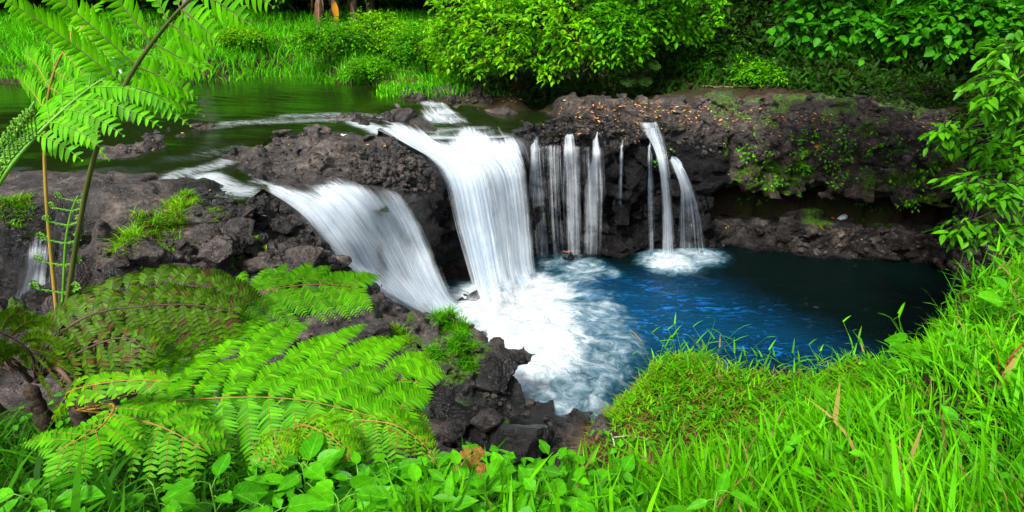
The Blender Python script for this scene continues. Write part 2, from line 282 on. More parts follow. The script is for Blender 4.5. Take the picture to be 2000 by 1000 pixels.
nx, ny, nz = [int((b - a) / VOX) + 1 for a, b in (BX, BY, BZ)]
gx = BX[0] + np.arange(nx, dtype=np.float32) * VOX; gy = BY[0] + np.arange(ny, dtype=np.float32) * VOX; gz = BZ[0] + np.arange(nz, dtype=np.float32) * VOX
X2, Y2 = np.meshgrid(gx, gy, indexing='ij'); H2, R2 = height(X2, Y2)
edge = np.minimum.reduce((X2 - BX[0], BX[1] - X2, Y2 - BY[0], BY[1] - Y2)).ravel(); H2 = H2 - .45 * (1 - sstep(.05, .7, edge))
f0 = gz[None] - H2[:, None]; band = np.full(f0.shape, .3, np.float32); band[f0 < 0] = -.3
sel = np.nonzero(np.abs(f0) < .5); Pn = np.stack((X2.ravel()[sel[0]], Y2.ravel()[sel[0]], gz[sel[1]]), -1)
# walls: everything inside the pool's reach is a candidate too
dp = spoly(X2.ravel(), Y2.ravel(), POOL); dl = spoly(X2.ravel(), Y2.ravel(), LEDGE)
near = ((np.abs(dp) < .75) | (np.abs(dl) < .7) | ((X2.ravel() > 4) & (Y2.ravel() > 12) & (Y2.ravel() < 16.8)) | ((X2.ravel() > -2.2) & (X2.ravel() < 2.8) & (Y2.ravel() > 11.3) & (Y2.ravel() < 15.4)))
deep = (dp < -.4) & ~near
band[deep] = .3
cand = (np.abs(f0) < .5) | (near[:, None] & (gz[None] < 3.6) & (f0 < .5)); cand &= ~deep[:, None]
sel = np.nonzero(cand); Pn = np.stack((X2.ravel()[sel[0]], Y2.ravel()[sel[0]], gz[sel[1]]), -1).astype(np.float32)
fv = f0[sel]; Rr = R2[sel[0]]
fv = carve(Pn, fv)
nb = np.abs(fv) < .34; Pb = Pn[nb]; warp = Pb + .10 * np.stack((vnoise(Pb * 2.1), vnoise(Pb * 2.1 + 9), vnoise(Pb * 2.1 + 31)), -1)
amp = np.maximum(Rr[nb], .10 * sstep(.15, .5, H2[sel[0]][nb] - Pb[:, 2]))
a1, a2, at, ak = voro(warp, .58, 1.4); b1, b2, bt, bk = voro(warp + 3.3, .23, 1.2)
disp = amp * (ak * .6 + np.clip(at / .58, -1.1, 1.1) * 1.3) + amp * .5 * (bk * .5 + np.clip(bt / .23, -1.1, 1.1) * 1.1)
disp += (.03 + amp * .35) * fbm(Pb, 1.3, 2) + .008 * vnoise(Pb * 11)
fv[nb] -= np.clip(disp, -.28, .28)
band[sel] = np.clip(fv, -.3, .3); band = band.reshape(nx, ny, nz)
gr = openvdb.FloatGrid(.3); gr.copyFromArray(band); rv, rq = gr.convertToQuads(0.0)
rv = rv.astype(np.float32) * VOX + np.array((BX[0], BY[0], BZ[0]), np.float32)
print('rock', len(rv), round(time.time() - T_START, 1))
# drop what the floor of the block leaves
keep = (rv[:, 2] > BZ[0] + .1)[rq].all(1); rq = rq[keep]
used = np.unique(rq); remap = np.full(len(rv), -1, np.int32); remap[used] = np.arange(len(used)); rv = rv[used]; rq = remap[rq]

# ground: one sheet fanned out from under the camera to beyond the trees
rr = np.concatenate((np.geomspace(.5, 8, 170), np.geomspace(8.1, 130, 190))); th = np.linspace(-1.25, 1.25, 420)
RR, TT = np.meshgrid(rr, th, indexing='ij'); GX = (RR * np.sin(TT)).ravel(); GY = (RR * np.cos(TT) - .8).ravel(); GH, GR = height(GX, GY)
inb = np.minimum.reduce((GX - BX[0], BX[1] - GX, GY - BY[0], BY[1] - GY))
GZ = GH + .10 * fbm(np.stack((GX, GY, GH), -1), 1.1, 4) - .6 * sstep(.3, .9, inb)
gp = spoly(GX, GY, POOL); GZ = np.where(gp < .9, np.minimum(GZ, -.95 + 0 * GZ), GZ)
GV = np.stack((GX, GY, GZ), -1); i, j = np.meshgrid(np.arange(len(rr) - 1), np.arange(len(th) - 1), indexing='ij'); k = len(th)
GQ = np.stack((i * k + j, i * k + j + 1, (i + 1) * k + j + 1, (i + 1) * k + j), -1).reshape(-1, 4)[:, ::-1].copy()
BVR = BVHTree.FromPolygons(rv.tolist(), rq.tolist()); BVG = BVHTree.FromPolygons(GV.tolist(), GQ.tolist())
def hit(px, py):                     # the point of the land seen at a pixel
    d = Vector(ray(px, py)).normalized(); o = Vector(CAM); best = None
    for b in (BVR, BVG):
        l, n, _, dist = b.ray_cast(o, d, 120)
        if l is not None and (best is None or dist < best[1]): best = (l, dist, n)
    if best is None: return np.array(at_y(px, py, 25)), np.array((0, 0, 1.0))
    nn = np.array(best[2]); return np.array(best[0]), (nn if nn @ np.array(d) < 0 else -nn)
def drop(x, y, top=12):              # land height under a point
    zs = [b.ray_cast(Vector((x, y, top)), Vector((0, 0, -1)))[0] for b in (BVR, BVG)]; zs = [a[2] for a in zs if a is not None]
    return max(zs) if zs else 3.0
print('land', round(time.time() - T_START, 1))

# ------------------------------------------------------------------ rock and soil
def line_dist(P, lines):
    best = np.full(len(P), 9, np.float32)
    for l in lines:
        l = np.asarray(l, np.float32)
        for a, b in zip(l[:-1], l[1:]):
            e = b - a; t = np.clip(((P - a) @ e) / (e @ e + 1e-9), 0, 1); best = np.minimum(best, np.linalg.norm(P - a - t[:, None] * e, axis=1))
    return best
wet_lines = [pix([r[0] for r in FALL_LEFT]), pix([r[-1] for r in FALL_LEFT]), pix([r[0] for r in FALL_MAIN]), pix([r[-1] for r in FALL_MAIN]), pix([r[1] for r in FALL_SMALL]),
    pix([(1030,270,2.7),(1130,275,2.7),(1230,270,2.7),(1300,300,2.5)]), pix([(1060,400,1.5),(1170,400,1.5),(1300,400,1.4)]), pix([(1060,480,.4),(1370,470,.3)]), pix([(850,790,.7),(920,785,.6),(1000,790,.5),(1055,850,.5)]), pix([(880,820,.8),(960,830,.8),(1010,880,1.0)]), pix([(440,380,2.7),(560,440,2.4),(620,470,2.1)]), pix([(520,420,2.55),(590,470,2.25),(660,520,1.9),(720,560,1.5)]), pix([(1010,250,2.8),(1150,248,2.82),(1270,250,2.75),(1330,300,2.6)]), pix([(820,380,2.2),(850,420,1.8)])]
wet = 1 - sstep(.32, .95, line_dist(rv, wet_lines) + .45 * fbm(rv, 2.2, 3)); wet = np.maximum(wet, 1 - sstep(.03, .16, rv[:, 2] + .06 * fbm(rv, 3, 2)))
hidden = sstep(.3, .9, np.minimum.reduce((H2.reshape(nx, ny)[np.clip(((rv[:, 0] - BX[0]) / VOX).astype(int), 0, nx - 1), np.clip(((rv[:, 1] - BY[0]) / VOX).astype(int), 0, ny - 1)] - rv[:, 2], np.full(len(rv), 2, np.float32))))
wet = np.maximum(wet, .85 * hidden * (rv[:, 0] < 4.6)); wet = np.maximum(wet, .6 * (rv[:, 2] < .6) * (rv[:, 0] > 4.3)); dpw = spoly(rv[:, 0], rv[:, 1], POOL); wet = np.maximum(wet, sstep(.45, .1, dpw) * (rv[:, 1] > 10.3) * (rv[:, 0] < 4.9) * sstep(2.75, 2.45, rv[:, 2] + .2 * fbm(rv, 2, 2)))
mspots = [(842,360,2.4,.35),(850,400,2.2,.3),(838,335,2.7,.25),(880,700,1.1,.45),(920,690,1.0,.35),(800,640,1.2,.3),(905,735,.8,.25),(790,690,1.2,.4),(30,600,1.9,.3),(1500,420,.9,.5),(1600,415,.8,.5),(1720,410,.8,.6),(1850,410,.8,.8),(970,830,.9,.2),(1060,880,.8,.25),(720,620,1.4,.3),(470,505,2.3,.2),(560,560,2.0,.25)]
moss = np.zeros(len(rv), np.float32)
for px, py, z, r in mspots: moss = np.maximum(moss, 1 - sstep(.3 * r, 1.3 * r, np.linalg.norm(rv - at_z(px, py, z), axis=1)))
face = (rv[:, 0] > 4.7) & (rv[:, 1] > 12) & (rv[:, 2] > 1.2); moss = np.maximum(moss, .62 * face * sstep(-.12, .2, fbm(rv, 1.5, 3)))
def rock_mat():
    t = NT('wet_basalt'); p = t.pos(); n1 = t.noise(p, 1.3, 5); n2 = t.noise(p, 9, 8, .72); n3 = t.noise(p, 46, 5, .7)
    wp = t.n('VectorMath', {'operation': 'ADD'}, i0=p, i1=t.n('VectorMath', {'operation': 'SCALE'}, i0=t.n('TexNoise', None, Vector=p, Scale=4.0, Detail=3.0)[1], Scale=.30)[0])[0]
    v1 = t.n('TexVoronoi', None, Vector=wp, Scale=4.5); v2 = t.n('TexVoronoi', None, Vector=wp, Scale=13.0)
    c = t.mix(t.ramp(n1, .35, .7), (.047, .038, .033), (.120, .096, .080)); c = t.mix(t.ramp(n2, .38, .66), t.mix(.7, c, (.011, .010, .010)), c)
    k = t.n('SeparateColor', None, Color=v1[1])[0]; c = t.n('HueSaturation', None, Value=t.n('MapRange', None, Value=k, To_Min=.6, To_Max=1.4)[0], Color=c)[0]
    k2 = t.n('SeparateColor', None, Color=v2[1])[0]; c = t.n('HueSaturation', None, Value=t.n('MapRange', None, Value=k2, To_Min=.75, To_Max=1.25)[0], Color=c)[0]
    c = t.mix(t.math('MULTIPLY', t.ramp(t.noise(p, 2.1, 6, .7), .56, .72), .5), c, (.12, .085, .062)); c = t.mix(t.math('MULTIPLY', t.ramp(n3, .58, .74), .35), c, (.15, .135, .125))
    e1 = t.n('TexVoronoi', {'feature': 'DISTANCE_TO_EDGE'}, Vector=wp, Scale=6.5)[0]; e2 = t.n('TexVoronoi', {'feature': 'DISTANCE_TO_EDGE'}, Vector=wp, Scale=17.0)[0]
    cr = t.math('MULTIPLY', t.math('MAXIMUM', t.ramp(e1, .07, .0), t.math('MULTIPLY', t.ramp(e2, .10, .0), .8)), t.ramp(t.noise(p, 3.1, 4), .42, .62)); c = t.mix(t.math('MULTIPLY', cr, .8), c, (.010, .009, .009))  # crevice shade painted into the rock colour along the cell edges
    w = t.math('MULTIPLY', t.attr('wet')[2], 1.0); c = t.mix(t.math('MULTIPLY', w, .92), c, (.005, .0055, .0065))
    m = t.ramp(t.math('ADD', t.math('MULTIPLY', t.attr('moss')[2], .75), t.math('MULTIPLY', t.noise(p, 7, 6, .7), .8)), .68, .95)
    c = t.mix(m, c, t.mix(t.ramp(t.noise(p, 22, 4), .35, .65), (.025, .04, .004), (.06, .17, .002)))
    c = t.mix(t.attr('soil')[2], c, t.mix(n2, (.03, .018, .011), (.07, .04, .022)))
    h = t.math('ADD', t.math('ADD', t.math('MULTIPLY', n2, 1.0), t.math('MULTIPLY', n3, .4)), t.math('ADD', t.math('MULTIPLY', k, .35), t.math('SUBTRACT', t.math('MULTIPLY', v2[0], -.5), t.math('MULTIPLY', cr, .6))))
    ro = t.n('MapRange', None, Value=t.math('SUBTRACT', w, m), From_Min=0.0, From_Max=1.0, To_Min=.65, To_Max=.17)[0]
    return t.end(t.n('BsdfPrincipled', None, Base_Color=c, Roughness=ro, Specular_IOR_Level=t.math('SUBTRACT', .45, t.math('MULTIPLY', t.attr('dark')[2], .36)), Normal=t.bump(h, .75, .065))[0])
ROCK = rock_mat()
litter_soil = np.maximum(.8 * sstep(16.2, 17.0, rv[:, 1] - .25 * np.maximum(0, 4 - rv[:, 0])), .9 * sstep(.2, .6, rv[:, 2] - 1.4) * (rv[:, 0] > .8) * (rv[:, 1] < 6.5)) * sstep(-.1, .15, fbm(rv, 2, 3) + .1)
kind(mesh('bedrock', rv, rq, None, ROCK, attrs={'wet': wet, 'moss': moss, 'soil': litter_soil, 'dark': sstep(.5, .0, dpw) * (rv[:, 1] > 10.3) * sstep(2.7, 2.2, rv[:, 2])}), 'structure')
def soil_mat():
    t = NT('soil'); p = t.pos(); n = t.noise(p, 6, 8, .7)
    g = t.ramp(t.noise(p, 1.1, 5, .6), .42, .6)
    c = t.mix(t.ramp(n, .3, .7), (.016, .010, .006), (.048, .029, .017)); c = t.mix(t.math('MULTIPLY', g, .55), c, (.025, .045, .008))
    return t.end(t.n('BsdfPrincipled', None, Base_Color=c, Roughness=.9, Specular_IOR_Level=.15, Normal=t.bump(n, .9, .06))[0])
SOIL = soil_mat()
kind(mesh('ground', GV, GQ, None, SOIL), 'structure')

# ------------------------------------------------------------------ water
def stream_dirs(): pass
RIV = [(0,215,3.0),(200,190,3.0),(400,180,3.0),(600,170,3.0),(700,172,3.0),(800,170,3.0),(760,200,3.0),(300,230,2.98),(500,225,2.98),(650,215,2.99),(0,260,2.97),(-300,250,2.97),(-300,330,2.93),(0,320,2.91),(200,320,2.91),(350,290,2.92),(440,270,2.92),(550,250,2.92),(640,243,2.93),(720,250,2.91),(350,335,2.88),(420,340,2.84),(450,352,2.80),(800,203,2.985),(860,206,2.96),(885,220,2.84),(930,240,2.73),(1000,225,2.73),(1080,220,2.73),(1150,215,2.74),(980,205,2.74),(1050,245,2.73),(880,255,2.75),(960,255,2.73),(740,256,2.87),(800,262,2.80),(840,235,2.76),(250,360,2.78),(0,345,2.9),(380,365,2.72),(460,362,2.74),(1180,240,2.73),(1200,215,2.75),(770,195,3.0),(840,190,3.0),(900,200,2.9),(100,370,2.7),(250,375,2.7),(0,380,2.65),(330,365,2.75),(-150,370,2.7),(60,420,2.5),(200,430,2.5),(0,460,2.5),(100,455,2.5)]
RA = np.array([(*at_z(*p)[:2], p[2]) for p in RIV] + [(-30, 19, 3.0), (-30, 12, 2.97), (-18, 20, 3.0), (-18, 14, 2.97)], np.float32)
xs = np.linspace(-34, 3.6, 900); xs = np.concatenate((np.linspace(-34, -9, 160), np.linspace(-8.9, 3.8, 340))); ys = np.linspace(8.6, 22.5, 420)
WX, WY = np.meshgrid(xs, ys, indexing='ij'); wx = WX.ravel().astype(np.float32); wy = WY.ravel().astype(np.float32)
wz = np.empty_like(wx); hh = np.empty_like(wx)
for s in range(0, len(wx), 50000):
    e = slice(s, s + 50000); d2 = (wx[e, None] - RA[None, :, 0]) ** 2 + (wy[e, None] - RA[None, :, 1]) ** 2; w_ = 1 / (d2 + .03) ** 1.8; wz[e] = (w_ @ RA[:, 2]) / w_.sum(1)
hh = height(wx, wy)[0]
ISLE = [at_z(*p, 2.9) for p in [(480,300),(520,268),(600,254),(700,256),(750,275),(800,300),(840,330),(830,372),(700,352),(560,348),(480,338)]]
wz -= .5 * (1 - sstep(-.35, -.05, spoly(wx, wy, ISLE)))
RAP = [((440,246),(720,232),.5),((420,252),(560,235),.4),((400,300),(470,285),.35),((330,340),(470,300),.6),((400,335),(470,355),.85),((700,240),(790,268),.9),((380,352),(480,362),.7),((790,262),(1000,252),.8),((560,232),(760,228),.5),((300,335),(380,320),.3),((840,245),(940,235),.6),((120,340),(280,325),.2)]
rap = np.zeros_like(wx); Pw = np.stack((wx, wy, wz), -1)
for (a, b, s) in RAP:
    d = line_dist(Pw, [[at_z(*a, 2.9), at_z(*b, 2.9)]]); rap = np.maximum(rap, s * (1 - sstep(.05, .5, d)))
fl = np.stack((wx * .93 - wy * .36, wx * .36 + wy * .93, 0 * wx), -1)       # along / across the current
wav = .010 * vnoise(fl * np.array((1.4, 5.5, 1))) + .03 * rap * fbm(fl * np.array((1.0, 4.0, 1)), 1.4, 3)
wz = wz + wav
ok = (wz > hh - .18) & ~((wx > -2.7) & (wy < 13.2 + .33 * np.clip(wx + .6, -2, 2)) & (wx > -1.9)) & ((spoly(wx, wy, POOL) > .05)); ok &= ~((wy < 10.35) & (wx > -3.9)); LIPX = [at_z(*p, 2.74) for p in [(742,262),(800,274),(870,280),(940,274),(1020,266),(1060,268),(1240,262),(1320,262),(1400,420),(800,470),(735,300)]]; ok &= spoly(wx, wy, LIPX) > 0; okq = ok.reshape(len(xs), len(ys))
i, j = np.meshgrid(np.arange(len(xs) - 1), np.arange(len(ys) - 1), indexing='ij'); k = len(ys)
m_ = okq[:-1, :-1] & okq[1:, :-1] & okq[1:, 1:] & okq[:-1, 1:]; i = i[m_]; j = j[m_]
RQ = np.stack((i * k + j, (i + 1) * k + j, (i + 1) * k + j + 1, i * k + j + 1), -1)
def river_mat():
    t = NT('river_water'); f = t.attr('flow')[1]; p = t.pos(); rap_ = t.attr('rapid')[2]
    n = t.noise(t.mapping(f, (1.6, 9, 1)), 1.6, 5, .6, .4); n2 = t.noise(t.mapping(f, (3, 14, 1)), 2.4, 4, .6, .6)
    nrm = t.bump(t.math('ADD', t.math('MULTIPLY', n, t.math('ADD', .25, rap_)), t.math('MULTIPLY', n2, t.math('MULTIPLY', rap_, .5))), .35, .06)
    gl = t.n('BsdfGlossy', None, Color=(1, 1, 1), Roughness=.05, Normal=nrm)[0]; tr = t.n('BsdfTransparent', None, Color=(.30, .27, .10))[0]; df = t.n('BsdfDiffuse', None, Color=(.016, .034, .006))[0]
    body = t.n('MixShader', None, i0=.45, i1=tr, i2=df)[0]
    fr = t.n('Fresnel', None, IOR=1.33, Normal=nrm)[0]
    w = t.n('MixShader', None, i0=fr, i1=body, i2=gl)[0]
    foam = t.math('MULTIPLY', t.ramp(t.math('ADD', t.math('MULTIPLY', rap_, .55), t.math('MULTIPLY', t.math('ADD', n, n2), .36)), .50, .92), .72)
    wh = t.n('BsdfDiffuse', None, Color=(.50, .56, .60))[0]
    return t.end(t.n('MixShader', None, i0=foam, i1=w, i2=wh)[0])
used = np.unique(RQ); remap = np.full(len(wx), -1, np.int32); remap[used] = np.arange(len(used))
kind(mesh('river_water', np.stack((wx, wy, wz), -1)[used], remap[RQ], None, river_mat(), attrs={'rapid': rap[used], 'flow': fl[used]}), 'structure')

# the little stream that leaves the left fall and slips behind the ferns to the pool
ST = [(60,612,1.47,.42),(110,655,1.40,.5),(200,690,1.30,.6),(310,735,1.16,.65),(420,785,1.05,.7),(540,795,.98,.7),(650,795,.93,.6),(750,795,.89,.5),(830,785,.83,.4),(900,792,.76,.3),(960,800,.62,.22)]
c = spline([at_z(*p[:3]) for p in ST], 90); wd = np.interp(np.linspace(0, 1, 90), np.linspace(0, 1, len(ST)), [p[3] for p in ST]); T = unit(np.gradient(c, axis=0)); S = unit(np.cross(T, (0, 0, 1)))
u = np.linspace(-1.5, 1.5, 24); sv = c[:, None] + S[:, None] * (u[None, :, None] * wd[:, None, None]); sv[..., 2] = c[:, None, 2] + .02 * vnoise((sv * 4).reshape(-1, 3)).reshape(90, 24)
i, j = np.meshgrid(np.arange(89), np.arange(23), indexing='ij'); SQ = np.stack((i * 24 + j, i * 24 + j + 1, (i + 1) * 24 + j + 1, (i + 1) * 24 + j), -1).reshape(-1, 4)[:, ::-1].copy()
flw = np.stack((np.repeat(np.linspace(0, 7, 90), 24), np.tile(u, 90), np.zeros(90 * 24)), -1)
kind(mesh('stream_water', sv.reshape(-1, 3), SQ, None, bpy.data.materials['river_water'], attrs={'rapid': np.full(90 * 24, .18), 'flow': flw}), 'structure')

# plunge pool
BASES = [((980,600),1.30,1.0),((1040,570),.85,.95),((860,620),.6,.8),((1310,512),.62,.80),((1360,500),.62,.62),((1140,525),.55,.58),((1195,535),.25,.5),((1085,515),.6,.42),((1120,545),.5,.5)]
xs = np.linspace(-2.2, 10.6, 560); ys = np.linspace(5.6, 16.2, 480); QX, QY = np.meshgrid(xs, ys, indexing='ij'); qx = QX.ravel().astype(np.float32); qy = QY.ravel().astype(np.float32)
pq = np.stack((qx, qy, 0 * qx), -1); foam = np.zeros_like(qx)
for (b, r, s) in BASES:
    w = at_z(*b, 0); d = np.hypot(qx - w[0], qy - w[1]); foam = np.maximum(foam, s * (1 - sstep(.35 * r, 1.75 * r, d)))
FOAMP = [W(905,620), W(1000,600), W(1110,560), W(1180,590), W(1215,650), W(1225,700), W(1180,760), W(1150,800), W(1120,850), W(1060,860), W(1030,815), W(985,780), W(938,745), W(930,680)]
FOAMC = [W(905,620), W(1060,570), W(1110,600), W(1150,660), W(1130,720), W(1060,750), W(985,770), W(938,745), W(930,680)]
foam = np.maximum(foam, .50 * (1 - sstep(-.25, .9, spoly(qx, qy, FOAMP)))); foam = np.maximum(foam, .95 * (1 - sstep(-.5, .8, spoly(qx, qy, FOAMC))))
BLUE = [W(1090,560), W(1200,545), W(1330,560), W(1420,590), W(1560,650), W(1600,680), W(1450,690), W(1300,690), W(1220,700), W(1150,640)]
blue = 1 - sstep(-1.3, 1.5, spoly(qx, qy, BLUE) + .5 * fbm(pq, .7, 3))
b0 = at_z(985, 585, 0); ang = np.arctan2(qy - b0[1], qx - b0[0]); rad = np.hypot(qx - b0[0], qy - b0[1])
an2 = np.where(ang > pi / 2, ang - 2 * pi, ang)
flow = np.stack((rad, an2 * 2.2, 0 * rad), -1)
swl = vnoise(np.stack((rad * 1.5 + 2.2 * fbm(pq, .5, 2), an2 * 2, 0 * rad), -1)); wv = .04 * fbm(pq * np.array((1, 1.8, 1)), 1.5, 4) * (0.4 + np.exp(-rad / 5)) + .10 * foam * (.5 + fbm(pq, 2.0, 3)) + .05 * swl * np.exp(-rad / 3)
qz = wv; keepq = (spoly(qx, qy, POOL) < .6).reshape(len(xs), len(ys)); i, j = np.meshgrid(np.arange(len(xs) - 1), np.arange(len(ys) - 1), indexing='ij'); k = len(ys)
m_ = keepq[:-1, :-1]; i = i[m_]; j = j[m_]; QQ = np.stack((i * k + j, (i + 1) * k + j, (i + 1) * k + j + 1, i * k + j + 1), -1)
def pool_mat():
    t = NT('pool_water'); p = t.pos(); f = t.attr('flow')[1]; fo = t.attr('foam')[2]; bl = t.attr('blue')[2]
    warp = t.n('VectorMath', {'operation': 'ADD'}, i0=f, i1=t.n('VectorMath', {'operation': 'SCALE'}, i0=t.n('TexNoise', None, Vector=p, Scale=1.2, Detail=3.0)[1], Scale=.9)[0])[0]
    r1 = t.noise(t.mapping(warp, (.9, 3.2, 1)), 1.5, 7, .62, .5); r2 = t.noise(p, 3.2, 7, .65, 1.2); r3 = t.noise(t.mapping(p, (1, 2.6, 1), (0, 0, .35)), 5.5, 6, .6, .8)
    fm = t.ramp(t.math('ADD', t.math('MULTIPLY', fo, 1.0), t.math('ADD', t.math('MULTIPLY', t.math('SUBTRACT', r1, .5), .9), t.math('MULTIPLY', t.math('SUBTRACT', r2, .5), .85))), .16, 1.0)
    glint = t.math('MULTIPLY', t.math('MAXIMUM', t.ramp(r3, .57, .68), t.ramp(t.noise(t.mapping(p, (1, 2.4, 1), (0, 0, .35)), 2.4, 7, .68, 1.4), .52, .66)), bl)  # wavelet highlights, painted into the water's base colour below
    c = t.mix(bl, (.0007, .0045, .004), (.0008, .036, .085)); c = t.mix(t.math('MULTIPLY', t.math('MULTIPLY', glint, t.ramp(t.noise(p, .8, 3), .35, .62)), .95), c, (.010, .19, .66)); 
    c = t.mix(t.math('MULTIPLY', t.ramp(fo, .04, .5), .6), c, (.003, .055, .090)); nrm = t.bump(t.math('ADD', r3, t.math('MULTIPLY', r2, .6)), .6, .06)
    w = t.n('BsdfPrincipled', None, Base_Color=c, Roughness=.09, IOR=1.33, Specular_IOR_Level=.5, Normal=nrm)[0]
    wh = t.n('BsdfPrincipled', None, Base_Color=t.mix(fm, (.20, .36, .45), t.mix(t.ramp(t.noise(p, 5.5, 6, .65, .8), .36, .60), (.44, .54, .60), (.70, .74, .76))), Roughness=.8, Specular_IOR_Level=.1, Normal=t.bump(t.math('ADD', r1, r2), .6, .14))[0]
    return t.end(t.n('MixShader', None, i0=fm, i1=w, i2=wh)[0])
used = np.unique(QQ); remap = np.full(len(qx), -1, np.int32); remap[used] = np.arange(len(used))
kind(mesh('pool_water', np.stack((qx, qy, qz), -1)[used], remap[QQ], None, pool_mat(), attrs={'foam': foam[used], 'blue': blue[used], 'flow': flow[used]}), 'structure')

# falling water: layered sheets of fine strands
def fall_mat(name, streak=1.0, full=.80):
    t = NT(name); uv = t.attr('strand')[1]; dn = t.attr('dense')[2]
    a = t.noise(t.mapping(uv, (15, .55, 1)), 1.0, 4, .55, .35); b = t.noise(t.mapping(uv, (48, 1.1, 1)), 1.0, 3, .55, .25); c_ = t.noise(t.mapping(uv, (5, .5, 1)), 1.0, 3, .5, .5); d = t.noise(t.pos(), 3.0, 4, .6)
    s = t.math('ADD', t.math('ADD', t.math('MULTIPLY', a, .38), t.math('MULTIPLY', b, .14)), t.math('ADD', t.math('MULTIPLY', c_, .32), t.math('MULTIPLY', d, .16)))
    al = t.math('MULTIPLY', t.ramp(t.math('ADD', t.math('MULTIPLY', t.math('SUBTRACT', s, .5), 2.3 * streak), dn), .05, 1.15), full)
    col = t.mix(t.ramp(s, .36, .62), (.56, .71, .86), (.90, .94, .97))
    df = t.n('BsdfDiffuse', None, Color=col)[0]; tl = t.n('BsdfTranslucent', None, Color=col)[0]
    wt = t.n('MixShader', None, i0=.4, i1=df, i2=tl)[0]
    return t.end(t.n('MixShader', None, i0=al, i1=t.n('BsdfTransparent')[0], i2=wt)[0])
FALL_M = fall_mat('white_water'); FALL_T = fall_mat('thin_water', 1.8, .58)
def sheet(rows, nu, nv, layers, gap, dens, mat, seed, lump=.05, name='water_sheet', fade=.10):
    ctrl = np.array([pix(spline(np.array(r, float), 9)) for r in rows]); g = np.stack([spline(ctrl[:, a], nv) for a in range(9)], 1); g = np.stack([spline(g[b], nu) for b in range(nv)], 0)
    du = np.gradient(g, axis=1); dv = np.gradient(g, axis=0); N = unit(np.cross(dv, du)); N = N * np.where((N[..., 1:2] > 0), -1, 1); N = np.where(np.abs(N[..., 2:3]) > .9, np.sign(N[..., 2:3]) * N, N)
    U, V = np.meshgrid(np.linspace(0, 1, nu), np.linspace(0, 1, nv)); Lw = np.linalg.norm(g[nv // 2, -1] - g[nv // 2, 0]); Lh = np.linalg.norm(dv, axis=-1).sum(0).mean(); mb = MB(); A = []; D = []
    Vm = np.cumsum(np.linalg.norm(dv, axis=-1), axis=0)
    for l in range(layers):
        st = np.stack((U * Lw * 2.2 + seed * 9.1 + l * 13.7, Vm * .55 + l * 3.1, 0 * U + l), -1)
        off = gap * l + lump * fbm(np.stack((U * Lw * 5, V * 1.6, 0 * U + l * 3 + seed), -1).reshape(-1, 3), 1.0, 3).reshape(U.shape)
        p = g + N * off[..., None]; i, j = np.meshgrid(np.arange(nv - 1), np.arange(nu - 1), indexing='ij')
        mb.add(p.reshape(-1, 3), np.stack((i * nu + j, i * nu + j + 1, (i + 1) * nu + j + 1, (i + 1) * nu + j), -1).reshape(-1, 4))
        e = np.minimum(U, 1 - U); wob = .05 * fbm(np.stack((V * 5, 0 * V, 0 * V + l + seed), -1).reshape(-1, 3), 1.0, 2).reshape(U.shape)
        dd = dens(U, V) - .16 * l - .8 * (1 - sstep(0, fade, e + wob)); A.append(st.reshape(-1, 3)); D.append(dd.ravel())
    o = mb.build(name, mat, None, attrs={'strand': np.concatenate(A), 'dense': np.concatenate(D)})
    b = ctrl[-1].mean(0); return place(o, b)
tag(sheet(FALL_MAIN, 150, 150, 4, .06, lambda u, v: 1.05 - .40 * np.exp(-((u - .56) / .07) ** 2) * sstep(.25, .5, v) - .30 * sstep(.55, .68, u) * sstep(.25, .5, v) * sstep(1, .85, v) - .75 * (1 - sstep(.0, .20, v + .10 * np.sin(u * 17) * np.sin(u * 5 + 1) + .12 * (u < .3))) - .6 * np.exp(-((u - .40) / .07) ** 2 - ((v - .16) / .09) ** 2) - .12 * (u > .85) - .75 * sstep(.88, 1.0, v + .04 * np.sin(u * 31)), FALL_M, 1, .09, fade=.14, name='waterfall'), "widest white waterfall pouring from the stream into the middle of the pool", 'waterfall')
tag(sheet(FALL_LEFT, 150, 150, 4, .045, lambda u, v: .86 + .2 * sstep(.45, .9, v) - .18 * np.exp(-((u - .25) / .16) ** 2) * (1 - v) - .65 * (1 - sstep(.0, .24, v + .08 * np.sin(u * 14))) - .7 * sstep(.90, 1.0, v + .03 * np.sin(u * 27)), FALL_M, 2, .08, fade=.12, name='waterfall'), "sloping white cascade sliding down between the rock island and the tumbled dark rocks", 'waterfall')
tag(sheet(FALL_SMALL, 60, 70, 2, .04, lambda u, v: .78 - .5 * (1 - sstep(.1, .35, v)), FALL_T, 3, .04, fade=.35, name='waterfall'), "small waterfall behind the tree fern stalks at the left edge", 'waterfall')
tag(sheet(CASC_UP, 70, 50, 3, .03, lambda u, v: .62 + .25 * sstep(.2, .6, v) - .3 * sstep(.75, 1, v), FALL_M, 4, .05, fade=.3, name='rapid'), "short white rapid upstream dropping into the still side pool", 'rapid')
tag(sheet(RIGHT_A, 40, 120, 2, .04, lambda u, v: .86 - .1 * v, FALL_T, 5, .03, fade=.3, name='waterfall'), "narrow bright waterfall forming the left strand of the right hand pair", 'waterfall')
tag(sheet(RIGHT_B, 70, 120, 2, .05, lambda u, v: .95 - .55 * sstep(.1, .75, v) + .1 * (u < .4), FALL_T, 6, .04, fade=.25, name='waterfall'), "fanning misty waterfall nearest the mossy right ledge", 'waterfall')
